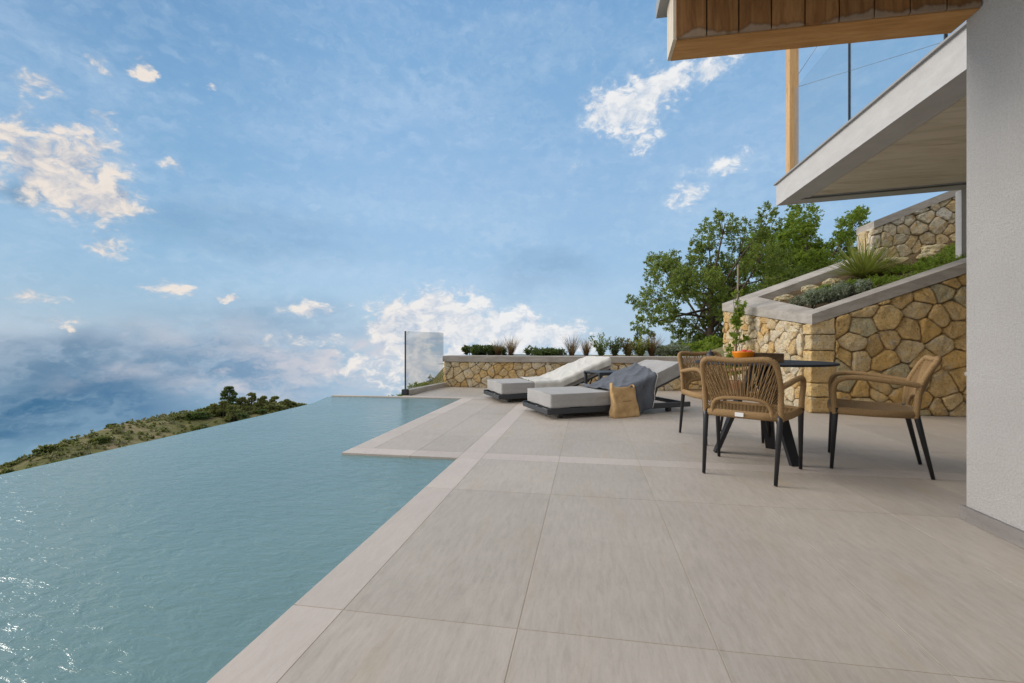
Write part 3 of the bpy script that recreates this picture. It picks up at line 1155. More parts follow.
# timber clad beam
beam = MB()
bx0, bx1, by0, by1, bz0, bz1 = .465 - hx, -.002, 2.60 - hy, 2.80 - hy, 2.60, 2.915
beam.box(bx0 + .02, bx1, by0 + .018, by1, bz0, bz0 + .022)
bo = beam.build('timber_beam', MT['beamwood'], hs)
bd = MB()
bw_ = .1635
x = bx0 + .012
while x < bx1:
    bd.box(x + .0032, min(x + bw_, bx1) - .0032, by0, by0 + .018, bz0 + .004, bz1, bev=.003)
    x += bw_
bd.build('cladding_boards', MT['board'], bo)
be = MB()
be.box(bx0, bx0 + .0195, by0 + .004, by1, bz0 + .002, bz1)
be.build('end_board', MT['endwood'], bo)
bc = MB()
bc.box(bx0 + .03, bx1, by0 + .03, by1 - .005, bz0 + .024, bz1 - .004)
bc.build('core', MT['blackmetal'], bo)
cpz = MB()
cpz.box(bx0 - .053, bx1, by0 - .035, by1 + .08, bz1 + .002, bz1 + .09, bev=.004)
cpz.build('roof_flashing', MT['greymetal'], bo)
cr0 = MB()
cr0.box(.43 - hx, -.003, -1.54 - hy, 2.56 - hy, 2.93, 3.06)
cr0.build('unseen_shade_canopy', MT['slabpaint'], hs)  # unseen roof added overhead, keeps sky light off the right-hand floor
# timber post on the balcony corner with two thin stays
ps = MB()
ps.box(2.81 - hx, 2.93 - hx, 6.93 - hy, 7.05 - hy, 3.262, 5.7, bev=.006)
po = ps.build('timber_post', MT['postwood'], hs)
for a, b in (((2.93, 6.99, 4.55), (6.9, 6.6, 5.35)), ((2.93, 6.99, 4.70), (3.9, 6.85, 6.2))):
    q = MB()
    q.tube([(a[0] - hx, a[1] - hy, a[2]), (b[0] - hx, b[1] - hy, b[2])], .0035, 6)
    q.build('stay_cable', MT['steel'], po)
# glass balustrade along the slab edge
gy_ = [6.90, 5.53, 4.17, 2.75]
for i in range(3):
    q = MB()
    q.box(2.845 - hx, 2.857 - hx, gy_[i + 1] + .02 - hy, gy_[i] - .02 - hy, 3.30, 4.45)
    q.build('glass_panel', MT['glass'], hs)
for y in gy_[1:3]:
    q = MB()
    q.box(2.840 - hx, 2.862 - hx, y - .006 - hy, y + .006 - hy, 3.262, 4.47)
    q.build('balustrade_post', MT['darkmetal'], hs)

# ---- glass screen at the pool's far corner
gs = root('glass_screen', (-3.13, 7.40, 0), 'grey tinted frameless glass screen on concrete kerb at far pool corner', 'glass screen')
gdir = Vector((-2.93 + 3.13, 8.90 - 7.40, 0))
GL = gdir.length
M = Matrix.Rotation(math.atan2(gdir.y, gdir.x), 4, 'Z')
q = MB()
q.box(0.012, GL - .02, -.006, .006, .09, 1.11, M)
q.build('glass_pane', MT['smokeglass'], gs)
q = MB()
q.box(0.04, GL - .01, -.06, .06, -.02, .085, M, bev=.006)
q.build('kerb', MT['concrete'], gs)
q = MB()
q.box(-.006, .006, -.012, .012, .01, 1.112, M)
q.box(-.045, .036, -.05, .05, .0, .10, M, bev=.006)
q.build('end_post', MT['blackmetal'], gs)

# ================================================================== FURNITURE
# ---- rope armchair
def make_chair(label):
    r = root('armchair', (0, 0, 0), label, 'chair', group='rope armchairs round the table')
    for sx_ in (-1, 1):
        q = MB()
        q.tube([(sx_ * .232, -.195, .455), (sx_ * .232, -.205, .40), (sx_ * .222, -.285, .004)], [.019, .0185, .0115], 12)
        q.build('leg', MT['blackmetal'], r)
        q = MB()
        q.tube([(sx_ * .285, .25, .45), (sx_ * .285, .253, .40), (sx_ * .28, .275, .004)], [.019, .0185, .0115], 12)
        q.build('leg', MT['blackmetal'], r)
    # rope-wrapped back frame: posts, raked back, rounded top bar
    bf = MB()
    half = [(.236, -.195, .405), (.237, -.203, .50), (.238, -.214, .60), (.236, -.238, .67), (.231, -.275, .745), (.222, -.300, .785), (.198, -.314, .806), (.155, -.318, .812), (.0, -.325, .803)]
    full = [(-x, y, z) for x, y, z in half] + [(x, y, z) for x, y, z in half[::-1][1:]]
    fp = smooth_path(full, 5)
    bf.tube(fp, .0185, 12)
    # rings of wrapped rope
    for i in range(2, len(fp) - 2):
        for t in (0, .5):
            p = fp[i].lerp(fp[i + 1], t)
            d = (fp[i + 1] - fp[i]).normalized() * .004
            bf.tube([p - d, p, p + d], [.0186, .0202, .0186], 10, cap=False)
    bf.build('back_frame', MT['rope'], r)
    # arms
    for sx_ in (-1, 1):
        q = MB()
        ap = smooth_path([(sx_ * .238, -.225, .628), (sx_ * .262, -.12, .645), (sx_ * .285, .06, .668), (sx_ * .298, .17, .672), (sx_ * .301, .235, .650), (sx_ * .298, .262, .60), (sx_ * .290, .262, .52), (sx_ * .285, .253, .405)], 6)
        q.tube(ap, [.0185] * len(ap), 12)
        for i in range(1, len(ap) - 1):
            p = ap[i]
            d = (ap[i + 1] - ap[i - 1]).normalized() * .004
            q.tube([p - d, p, p + d], [.0186, .020, .0186], 10, cap=False)
        q.build('arm', MT['rope'], r)
    # seat rails
    q = MB()
    rail = [(.236, -.20, .43), (.262, .03, .425), (.283, .25, .43), (.20, .272, .432), (0, .276, .43), (-.20, .272, .432), (-.283, .25, .43), (-.262, .03, .425), (-.236, -.20, .43), (-.12, -.212, .43), (.12, -.212, .43)]
    q.tube(rail, .024, 10, closed=True, flat=(.8, 1.15))
    q.build('seat_rail', MT['rope'], r)
    # woven seat: front-to-back cords over cross cords, slightly dished
    q = MB()
    zs = lambda x, y: .437 - .018 * max(0, 1 - (x / .26) ** 2) * max(0, 1 - ((y - .03) / .25) ** 2)
    nU = 44
    for i in range(nU):
        u = (i + .5) / nU * 2 - 1
        pth = []
        for k in range(9):
            y = -.205 + .475 * k / 8
            x = u * (.232 + .048 * k / 8)
            pth.append((x, y, zs(x, y) + (.0035 if (i + k) % 2 else -.0005)))
        q.tube(pth, .0062, 5, cap=False)
    for k in range(34):
        y = -.20 + .465 * (k + .5) / 34
        hw = .234 + .046 * (y + .205) / .475
        q.tube([(-hw, y, zs(-hw, y)), (-hw * .5, y, zs(-hw * .5, y)), (0, y, zs(0, y)), (hw * .5, y, zs(hw * .5, y)), (hw, y, zs(hw, y))], .0055, 5, cap=False)
    q.build('seat', MT['rope'], r)
    # arched inner frame over the opening, cords fanning to the outer frame
    inner = smooth_path([(-.185, -.208, .43), (-.183, -.212, .475), (-.155, -.225, .522), (-.09, -.236, .541), (0, -.240, .545), (.09, -.236, .541), (.155, -.225, .522), (.183, -.212, .475), (.185, -.208, .43)], 6)
    q = MB()
    q.tube(inner, .0135, 10)
    q.build('inner_arch', MT['rope'], r)

    def along(path, t):
        Ls = [0]
        for i in range(len(path) - 1):
            Ls.append(Ls[-1] + (path[i + 1] - path[i]).length)
        x = t * Ls[-1]
        for i in range(len(path) - 1):
            if Ls[i + 1] >= x:
                return path[i].lerp(path[i + 1], (x - Ls[i]) / max(1e-6, Ls[i + 1] - Ls[i]))
        return path[-1]
    q = MB()
    nS = 46
    for i in range(nS):
        t = (i + .5) / nS
        a = along(inner, .04 + .92 * t)
        b = along(fp, .055 + .89 * t)
        m_ = a.lerp(b, .5) + Vector((0, .010, 0))
        q.tube([a, m_, b], .0040, 5, cap=False)
    # second layer crosses the first near the sides
    for i in range(22):
        t = (i + .5) / 22
        a = along(inner, .10 + .80 * t)
        tb = .5 + (t - .5) * .62
        b = along(fp, .055 + .89 * tb)
        m_ = a.lerp(b, .5) + Vector((0, -.006, 0))
        q.tube([a, m_, b], .0036, 5, cap=False)
    q.build('backrest_weave', MT['rope'], r)
    q = MB()
    q.box(-.032, .022, -.2395, -.236, .418, .446)
    q.build('maker_tag', MT['whitetag'], r)
    return r


chA = make_chair('rope armchair with its back to the camera, white tag on rear rail')
chA.location = (1.142, 3.484, 0)
chA.rotation_euler.z = R(-31)
chB = copy_tree(chA)
chB.location = (2.121, 3.776, 0)
chB.rotation_euler.z = R(65.7)
chB['label'] = 'rope armchair seen from its side, standing in front of the ochre stone planter'
chC = copy_tree(chA)
chC.location = (1.224, 4.607, 0)
chC.rotation_euler.z = R(-162)
chC['label'] = 'rope armchair on the far side of the table, nearest the sun loungers'

# ---- round table
tb = root('dining_table', (1.42, 4.00, 0), 'round dark slim-topped table on splayed black legs between the rope armchairs', 'table')
q = MB()
q.lathe([(.0, .746), (.50, .746), (.513, .750), (.515, .756), (.512, .763), (.505, .765), (0.0, .765)], 72, smooth=False)
q.build('tabletop', MT['tabletop'], tb)
feet = [(.105, -.333), (.146, .231), (-.358, .02)]
for i, (fx, fy) in enumerate(feet):
    q = MB()
    a = Vector((fx, fy, .0))
    b = Vector((fx * .15 - .01, fy * .15, .72))
    d = (b - a).normalized()
    sd = Vector((-fy, fx, 0)).normalized()
    ou = sd.cross(d)
    w0, w1, t_ = .036, .058, .018
    vs = [a + sd * w0 + ou * t_, a - sd * w0 + ou * t_, a - sd * w0 - ou * t_, a + sd * w0 - ou * t_, b + sd * w1 + ou * t_, b - sd * w1 + ou * t_, b - sd * w1 - ou * t_, b + sd * w1 - ou * t_]
    for v in vs[:4]:
        v.z = 0.002
    for v in vs[4:]:
        v.z = .746
    q.add(vs, [(0, 3, 2, 1), (4, 5, 6, 7), (0, 1, 5, 4), (1, 2, 6, 5), (2, 3, 7, 6), (3, 0, 4, 7)])
    q.build('leg', MT['blackmetal'], tb)
q = MB()
q.tube([(feet[2][0] + .01, feet[2][1], .03), (-.16, .22, .40), (.03, .06, .62)], .013, 8)
q.tube([(feet[1][0], feet[1][1], .05), (.0, .0, .45)], .013, 8)
q.build('brace', MT['blackmetal'], tb)

# ---- on the table
bw2 = root('fruit_bowl', (1.225, 3.86, .7652), 'orange bowl with red tomatoes on the round table', 'bowl')
q = MB()
q.lathe([(.045, .0), (.05, .008), (.072, .04), (.082, .075), (.085, .085), (.081, .085), (.068, .042), (.045, .016), (0.0, .014)], 28)
q.build('bowl_body', MT['orange'], bw2)
for px_, py_, pz_, rr in ((.035, -.03, .066, .033), (.045, .028, .066, .032), (-.02, .04, .062, .031), (-.035, -.02, .064, .032), (.008, 0, .075, .031)):
    q = MB()
    q.lathe([(rr * math.sin(math.pi * k / 10) + 1e-4, rr * .88 * -math.cos(math.pi * k / 10)) for k in range(11)], 14, (px_, py_, pz_))
    q.build('fruit', MT['tomato'] if px_ > 0 else MT['orange'], bw2)
tr = root('wooden_tray', (1.385, 3.985, .7652), 'brown wooden tray with raised sides on the round table', 'tray', rz=R(9))
q = MB()
q.box(-.125, .125, -.10, .10, 0, .014)
q.build('base', MT['traywood'], tr)
for a in ((-.125, .125, -.114, -.1005), (-.125, .125, .1005, .114), (-.139, -.1255, -.114, .114), (.1255, .139, -.114, .114)):
    q = MB()
    q.box(*a, 0, .070, bev=.002)
    q.build('side', MT['traywood'], tr)
pt = root('lidded_pot', (1.06, 4.19, .7652), 'small dark lidded pot at the left edge of the round table', 'pot')
q = MB()
q.lathe([(.022, 0), (.030, .012), (.034, .035), (.030, .058), (.026, .062)], 20)
q.build('body', MT['darkclay'], pt)
q = MB()
q.lathe([(.028, .0625), (.022, .074), (.008, .080), (.009, .090), (.004, .095)], 20)
q.build('lid', MT['darkclay'], pt)

# ---- sun loungers
SL, SW, STH = 2.05, .78, .17
PIV, SLOPE, ZT = .95, .385, .301
ANG = math.atan(SLOPE)


def prof_z(s):
    return ZT if s < PIV else ZT + (s - PIV) * SLOPE


def cushion(mb, s0, s1, zfun0, zfun1, y0, y1, bev=.02, seed=0):
    bm = bmesh.new()
    nx_, ny_ = 14, 8
    rnd = random.Random(seed)
    bmesh.ops.create_cube(bm, size=1)
    bmesh.ops.bevel(bm, geom=list(bm.edges), offset=.035, segments=3, profile=.6, affect='EDGES')
    bmesh.ops.subdivide_edges(bm, edges=[e for e in bm.edges if e.calc_length() > .5], cuts=9, use_grid_fill=True)
    vs = []
    bm.verts.index_update()
    for v in bm.verts:
        s = s0 + (v.co.x + .5) * (s1 - s0)
        y = y0 + (v.co.y + .5) * (y1 - y0)
        zz = zfun0(s) + (v.co.z + .5) * (zfun1(s) - zfun0(s))
        zz += .007 * noise.noise(Vector((s * 4 + seed, y * 4, v.co.z * 2)))
        y += .006 * noise.noise(Vector((s * 5 + seed, 7.1, v.co.z * 3)))
        vs.append((s, y, zz))
    mb.add(vs, [tuple(v.index for v in f.verts) for f in bm.faces], True)
    bm.free()


def make_lounger(label):
    r = root('sun_lounger', (0, 0, 0), label, 'sun lounger', group='grey sun loungers by the rear wall')
    q = MB()
    # low tray frame with an angled lip, slats under the cushion
    q.box(-.055, SL - .02, -.022, .012, .062, .128, bev=.006)
    q.box(-.055, SL - .02, SW - .012, SW + .022, .062, .128, bev=.006)
    q.box(-.055, -.02, .0125, SW - .0125, .062, .115, bev=.004)
    q.box(SL - .055, SL - .0205, .0125, SW - .0125, .062, .115, bev=.004)
    for k in range(14):
        x = .03 + k * .069
        q.box(x, x + .05, .0125, SW - .0125, .10, .122)
    q.build('frame', MT['darkmetal'], r)
    for x in (.12, 1.72):
        for y in (.05, SW - .11):
            q = MB()
            q.box(x, x + .06, y, y + .06, .0, .0615, bev=.006)
            q.build('leg', MT['blackmetal'], r)
    q = MB()
    z0 = lambda s: prof_z(s) - STH - .012
    for y in (.02, SW - .06):
        q.add([(PIV, y, z0(PIV) - .028), (PIV, y + .04, z0(PIV) - .028), (PIV + .95, y + .04, z0(PIV + .95) - .028), (PIV + .95, y, z0(PIV + .95) - .028),
               (PIV, y, z0(PIV)), (PIV, y + .04, z0(PIV)), (PIV + .95, y + .04, z0(PIV + .95)), (PIV + .95, y, z0(PIV + .95))],
              [(0, 1, 2, 3), (7, 6, 5, 4), (0, 4, 5, 1), (1, 5, 6, 2), (2, 6, 7, 3), (3, 7, 4, 0)])
    for k in range(9):
        s = PIV + .06 + k * .1
        q.box(s, s + .05, .06, SW - .06, z0(s) - .02, z0(s) - .004)
    q.build('back_support', MT['darkmetal'], r)
    q = MB()
    for y in (.10, SW - .14):
        q.box(1.15, 1.95, y, y + .035, .082, .11)
        q.tube([(1.52, y + .017, .10), (1.62, y + .017, z0(1.62) - .02)], .011, 8)
        q.tube([(1.36, y + .017, .10), (1.62, y + .017, z0(1.62) - .02)], .010, 8)
    q.tube([(1.62, .10, z0(1.62) - .03), (1.62, SW - .10, z0(1.62) - .03)], .011, 8)
    q.tube([(1.52, .10, .10), (1.52, SW - .10, .10)], .011, 8)
    q.build('strut', MT['darkmetal'], r)
    q = MB()
    cushion(q, 0, PIV + .02, lambda s: ZT - STH, lambda s: ZT, .0, SW, seed=1)
    q.build('seat_cushion', MT['cushion'], r)
    q = MB()
    cushion(q, PIV + .005, 1.90, lambda s: prof_z(s) - STH * 1.05, prof_z, .0, SW, seed=2)
    q.build('back_cushion', MT['cushion'], r)
    q = MB()
    for (a, b, zf) in ((0.012, PIV, lambda s: ZT - .004), (PIV + .02, 1.888, lambda s: prof_z(s) - .005)):
        for y in (.006, SW - .006):
            q.tube([(a + (b - a) * k / 6, y, zf(a + (b - a) * k / 6)) for k in range(7)], .004, 6)
    q.tube([(.006, .01, ZT - .004), (.006, SW - .01, ZT - .004)], .004, 6)
    q.tube([(.006, .01, ZT - STH + .012), (.006, SW - .01, ZT - STH + .012)], .004, 6)
    q.build('piping', MT['piping'], r)
    return r


AX = R(29.04)
lg1 = make_lounger('grey sun lounger draped with a charcoal blanket, paper bag leaning on it')
lg1.location = (-.436, 5.352, 0)
lg1.rotation_euler.z = AX
lg2 = copy_tree(lg1)
lg2.location = (-1.282, 6.649, 0)
lg2['label'] = 'grey sun lounger beneath the cream throw, close to the low rear wall'


def drape(s0, s1, t0, t1, slant=0.0, hang_rag=.05, seed=0, lift=.009, ns=60, nt=60, floor=.02, amp=.012, slant2=0.0):
    """cloth laid over the cushion profile: s along the lounger, t across; t<0 hangs down the near side"""
    mb = MB()
    vs = []
    for i in range(ns + 1):
        for j in range(nt + 1):
            t = t0 + (t1 - t0) * j / nt
            u = i / ns
            f_t = (t - t0) / (t1 - t0)
            s = s0 + (s1 - s0) * u + slant * f_t * (1 - u) + slant2 * f_t * u
            wr = amp * (.35 * noise.fractal(Vector((s * 9 + seed, t * 6, seed)), 1, 2, 3) + 1.6 * (1 - abs(noise.noise(Vector((s * 5.5 - t * 3.0 + seed, t * 2.0 + s, 4))))) ** 4 + .8 * noise.noise(Vector((s * 2.5 + seed, t * 3, 1))))
            if t >= 0.01:
                y, zz = t, prof_z(s) + lift + abs(wr) * 1.6
            elif t > -.03:
                k = (0.01 - t) / .04
                y, zz = .01 - .028 * math.sin(k * math.pi / 2), prof_z(s) + lift + abs(wr) - .02 * (1 - math.cos(k * math.pi / 2))
            else:
                d = -t - .03
                y = -.030 - .7 * abs(wr) - .04 * min(1, d / .25) * (.5 + .5 * math.sin(s * 31 + seed))
                zz = max(prof_z(s) + lift - .02 - d, floor + .004 * math.sin(s * 40))
            vs.append((s, y, zz))
    fs = [(i * (nt + 1) + j, i * (nt + 1) + j + 1, (i + 1) * (nt + 1) + j + 1, (i + 1) * (nt + 1) + j) for i in range(ns) for j in range(nt)]
    mb.add(vs, [f[::-1] for f in fs], True)
    return mb


def settle(o, thick=.006):
    m_ = o.modifiers.new('cloth_thickness', 'SOLIDIFY')
    m_.thickness = thick
    m_.offset = 1
    return o


dk = drape(.80, 1.37, -.40, SW - .02, slant=-.02, seed=3, amp=.012, slant2=.34)
dko = dk.build('blanket', MT['darkcloth'])
dko.location = lg1.location
dko.rotation_euler.z = AX
settle(dko)
tag(dko, 'crumpled charcoal blanket hanging over the backrest of the nearer sun lounger', 'blanket')
# pale selvedge along its hanging edge
q = MB()
ep = []
for k in range(30):
    idx = 60 * 61 + k
    ep.append(Vector(dk.v[idx]) + Vector((.006, -.012, 0)))
q.tube(ep, .0045, 6)
fo = q.build('selvedge', MT['fringe'], dko)
cr = drape(.52, 1.87, -.12, SW - .01, slant=.06, seed=8, amp=.006, lift=.007)
cro = cr.build('throw', MT['creamcloth'])
cro.location = lg2.location
cro.rotation_euler.z = AX
settle(cro)
tag(cro, 'cream throw spread smoothly over the backrest of the farther sun lounger', 'throw')

# ---- side table between them
sd_ = root('side_table', (.277, 7.065, 0), 'low charcoal side table between the two sun loungers', 'side table', rz=AX)
q = MB()
q.box(-.26, .26, -.24, .24, .452, .474, bev=.003)
q.box(-.262, .262, -.242, -.21, .425, .4515)
q.box(-.262, .262, .21, .242, .425, .4515)
q.build('tabletop', MT['darkmetal'], sd_)
for a in (-1, 1):
    for b in (-1, 1):
        q = MB()
        q.box(a * .236 - .02, a * .236 + .02, b * .216 - .02, b * .216 + .02, 0, .4245, bev=.003)
        q.build('leg', MT['darkmetal'], sd_)

# ---- kraft bag
bg_ = root('paper_bag', (.445, 5.715, 0), 'creased brown kraft bag standing against the blanket-covered sun lounger', 'bag', rz=R(33))
q = MB()
nu, nv = 40, 16
vs = []
for j in range(nv + 1):
    v = j / nv
    z = .37 * v
    hw = .195 - .03 * v + .006 * math.sin(v * 9)
    hd = .060 * (1 - .55 * v) + .006
    for i in range(nu):
        a = 2 * math.pi * i / nu
        ca, sa = math.cos(a), math.sin(a)
        x = hw * math.copysign(abs(ca) ** .34, ca)
        y = hd * math.copysign(abs(sa) ** .40, sa)
        nz = noise.fractal(Vector((x * 9, y * 9, z * 9 + 2)), 1, 2, 3)
        y += nz * .022 + .05 * v + .012 * math.sin(x * 16 + z * 9)
        x += nz * .006
        zz = z
        if j == nv:
            zz += .016 * math.sin(a * 2 + 1) + (.035 if ca < -.75 else 0)
        vs.append((x, y, zz + .002))
fs = [(j * nu + i, j * nu + (i + 1) % nu, (j + 1) * nu + (i + 1) % nu, (j + 1) * nu + i) for j in range(nv) for i in range(nu)]
fs.append(tuple(range(nu - 1, -1, -1)))
q.add(vs, fs, True)
bo_ = q.build('bag_body', MT['kraft'], bg_)
settle(bo_, .004)
q = MB()
for k in range(8):
    x = -.055 + k * .016
    q.box(x, x + (.010 if k != 4 else .004), -.046, -.040, .195, .203)
q.build('printed_line', MT['ink'], bg_)


# ================================================================== PLANTING
def leaf_quad(mb_v, mb_f, p, d, w, L, up):
    s = d.cross(up)
    if s.length < 1e-4:
        s = d.cross(Vector((1, 0, 0)))
    s.normalize()
    b = len(mb_v)
    mid = p + d * L * .5
    nrm = s.cross(d) * L * .10
    mb_v += [tuple(p), tuple(mid + s * w + nrm), tuple(p + d * L), tuple(mid - s * w + nrm)]
    mb_f.append((b, b + 1, b + 2, b + 3))


def rvec(rnd):
    while True:
        v = Vector((rnd.uniform(-1, 1), rnd.uniform(-1, 1), rnd.uniform(-1, 1)))
        if .05 < v.length < 1:
            return v


def foliage(mb, centre, rad, n, L, w, rnd, flat=1.0, shell=.35, twig=True):
    """leaf sprays inside an uneven clump"""
    vs, fs = [], []
    c = Vector(centre)
    nt = max(3, n // 14)
    for _ in range(nt):
        o_ = rvec(rnd)
        o_ = o_.normalized() * (o_.length ** shell)
        tip = c + Vector((o_.x * rad, o_.y * rad, o_.z * rad * flat))
        base_ = tip - (o_.normalized() + Vector((0, 0, .25))) * rad * rnd.uniform(.25, .5)
        ax = (tip - base_)
        ln_ = ax.length
        ax.normalize()
        for k in range(14):
            t = rnd.uniform(.1, 1.05)
            p = base_ + ax * ln_ * t + rvec(rnd) * rad * .07
            d = (ax * .5 + rvec(rnd) + Vector((0, 0, -.15))).normalized()
            leaf_quad(vs, fs, p, d, w * rnd.uniform(.7, 1.2), L * rnd.uniform(.7, 1.3), rvec(rnd).normalized())
    mb.add(vs, fs, False)


def tree(name, label, loc, clumps, trunk_h, trunk_r, leaf, n_leaf, L, w, seed, group=None, flat=.9, depth=1.0, cat='tree', lean=0.0):
    rnd = random.Random(seed)
    r = root(name, loc, label, cat, group=group)
    tk = MB()
    top = Vector((lean, 0, trunk_h))
    tp = smooth_path([(0, 0, -.3), (lean * .2 + .05, .03, trunk_h * .45), tuple(top)], 5)
    tk.tube(tp, [trunk_r * (1 - .45 * i / (len(tp) - 1)) for i in range(len(tp))], 9)
    cr_ = MB()
    for cx_, cz_, rr in clumps:
        cy_ = rnd.uniform(-1, 1) * depth
        c = Vector((cx_, cy_, cz_))
        s0_ = tp[rnd.randint(len(tp) // 2, len(tp) - 1)]
        mid = s0_.lerp(c, .5) + Vector((rnd.uniform(-.2, .2), rnd.uniform(-.2, .2), rnd.uniform(-.05, .25))) * rr * 1.2
        bp = smooth_path([s0_, mid, c], 5)
        br = trunk_r * .30
        tk.tube(bp, [br * (1 - .85 * i / (len(bp) - 1)) + .006 for i in range(len(bp))], 6)
        for _ in range(5):
            e = c + rvec(rnd) * rr * .9
            m2 = bp[-3]
            tk.tube([m2, m2.lerp(e, .5) + rvec(rnd) * rr * .12, e], [br * .25 + .004, br * .14 + .003, .003], 4, cap=False)
        # main clump and satellites make the outline uneven
        foliage(cr_, c, rr, int(n_leaf * rr * rr), L, w, rnd, flat)
        for _ in range(4):
            o_ = rvec(rnd).normalized() * rr * rnd.uniform(.75, 1.25)
            foliage(cr_, c + o_, rr * rnd.uniform(.3, .5), int(n_leaf * rr * rr * .16), L, w, rnd, flat)
    tk.build('trunk', MT['bark'], r)
    cr_.build('crown', leaf, r)
    return r


T1 = [(-1.56, 2.13, .52), (-1.85, 1.41, .35), (-1.13, 3.0, .58), (-1.27, 3.43, .4), (-.4, 2.42, .64), (-.84, 1.55, .4), (-.12, 3.14, .52), (.03, 4.01, .46), (.32, 4.44, .35), (.9, 4.3, .52), (1.33, 4.58, .35), (.75, 3.57, .58), (1.18, 3.72, .52), (.46, 2.42, .64), (1.18, 2.71, .64), (-.12, 1.41, .58), (.75, 1.55, .64), (1.62, 3.14, .58), (-.4, .97, .43)]
T2 = [(-1.17, 4.48, .67), (-.5, 5.05, .53), (.33, 5.15, .53), (1.17, 4.91, .53), (1.77, 4.58, .4), (-.17, 4.15, .73), (.83, 4.15, .67), (1.67, 3.81, .53), (-.83, 3.48, .73), (.33, 3.31, .67), (1.17, 3.15, .47), (-1.33, 2.81, .67), (-.33, 2.81, .53), (-1.83, 2.31, .47), (-1.5, 3.81, .53)]
T1 += [(-.9, 2.35, .45), (-.55, 3.05, .45), (.35, 3.1, .5), (1.0, 2.1, .55), (-1.3, 1.75, .35), (.2, 1.9, .5)]
T2 += [(-.4, 4.7, .5), (.6, 4.65, .5), (1.3, 4.35, .45), (-.9, 4.1, .5), (.2, 3.75, .55), (1.2, 3.6, .5), (2.0, 4.1, .45), (2.1, 3.4, .45)]
T1 = [(x, z - (.45 if x > .6 else 0) - (.2 if .2 < x <= .6 else 0), r_) for x, z, r_ in T1]
T2 = [(x, z - .25, r_ * .95) for x, z, r_ in T2]
tree('olive_tree', 'airy olive-green tree with spreading low limbs left of the raised planter', (3.46, 13.78, 0), T1, 2.3, .13, MT['leaf_olive'], 5200, .075, .017, 5, depth=1.1)
t2o = tree('leafy_tree', 'fuller bright green tree rising behind the raised planter', (7.13, 16.42, 0), T2, 2.9, .16, MT['leaf_fresh'], 5600, .090, .022, 6, depth=1.2)


def mound(name, label, loc, rad, h, leaf, n, L, w, seed, group=None, cat='shrub', parts=True):
    rnd = random.Random(seed)
    r = root(name, loc, label, cat, group=group)
    q = MB()
    for _ in range(max(4, int(rad * 14))):
        a = rnd.uniform(0, 6.28)
        d = rad * math.sqrt(rnd.random()) * .8
        hh = h * (1 - (d / rad) ** 2 * .6)
        foliage(q, (d * math.cos(a), d * math.sin(a), hh * .55), rad * rnd.uniform(.28, .42), n, L, w, rnd, min(1, h / rad))
    q.build('foliage', leaf, r)
    q = MB()
    for _ in range(5):
        a = rnd.uniform(0, 6.28)
        q.tube([(0, 0, -.08), (rad * .3 * math.cos(a), rad * .3 * math.sin(a), h * .3), (rad * .5 * math.cos(a), rad * .5 * math.sin(a), h * .55)], [.012, .008, .004], 5, cap=False)
    q.build('stem', MT['bark'], r)
    return r


def blades(name, label, loc, n, L, w, spread, leaf, seed, group=None, droop=.3, cat='grass tuft', stiff=False):
    rnd = random.Random(seed)
    r = root(name, loc, label, cat, group=group)
    vs, fs = [], []
    for _ in range(n):
        a = rnd.uniform(0, 6.28)
        tilt = spread * math.sqrt(rnd.random())
        d = Vector((math.cos(a) * math.sin(tilt), math.sin(a) * math.sin(tilt), math.cos(tilt)))
        s_ = Vector((-math.sin(a), math.cos(a), 0))
        l_ = L * rnd.uniform(.6, 1.1)
        p = Vector((rnd.uniform(-1, 1), rnd.uniform(-1, 1), 0)) * L * .07
        b = len(vs)
        for k in range(5):
            t = k / 4
            q = p + d * l_ * t + Vector((math.cos(a), math.sin(a), -1)) * droop * l_ * t * t * (.4 if stiff else rnd.uniform(.3, 1)) * .5
            ww = w * (1 - t ** 2) + w * .08
            vs += [tuple(q - s_ * ww), tuple(q + s_ * ww)]
        for k in range(4):
            fs.append((b + 2 * k, b + 2 * k + 1, b + 2 * k + 3, b + 2 * k + 2))
    q = MB()
    q.add(vs, fs)
    q.build('blade_tuft', leaf, r)
    return r


# planting along the low wall (bed level about .5)
BED = .60
mound('low_shrub', 'rounded dark green low shrub at left end of the rear wall', (-2.51, 9.45, BED), .34, .32, MT['leaf_dark'], 700, .045, .013, 41, 'low shrubs along the rear wall')
mound('low_shrub', 'smaller green low shrub just left of the two red grass tufts', (-2.10, 9.50, BED), .34, .30, MT['leaf_dark'], 700, .045, .013, 42, 'low shrubs along the rear wall')
mound('low_shrub', 'wide green low shrub between the two pairs of red grass tufts', (-1.15, 9.65, BED), .48, .25, MT['leaf_dark'], 700, .045, .013, 43, 'low shrubs along the rear wall')
mound('low_shrub', 'flat green low shrub right of the widest one on the rear wall', (-.66, 9.72, BED), .42, .22, MT['leaf_dark'], 700, .045, .013, 44, 'low shrubs along the rear wall')
blades('red_grass', 'short red grass tuft, left one of the pair by the green shrubs', (-1.90, 9.52, BED), 150, .42, .004, .55, MT['leaf_red'], 51, 'red grass tufts on the rear wall')
blades('red_grass', 'taller red grass tuft with upright stems, right one of the left pair', (-1.64, 9.56, BED), 150, .52, .004, .50, MT['leaf_red'], 52, 'red grass tufts on the rear wall')
blades('red_grass', 'red grass tuft directly right of the flat green shrub', (-.35, 9.78, BED), 150, .55, .004, .5, MT['leaf_red'], 54, 'red grass tufts on the rear wall')
blades('red_grass', 'red grass tuft beside the wispy upright shrub', (-.04, 9.83, BED), 140, .46, .004, .5, MT['leaf_red'], 55, 'red grass tufts on the rear wall')


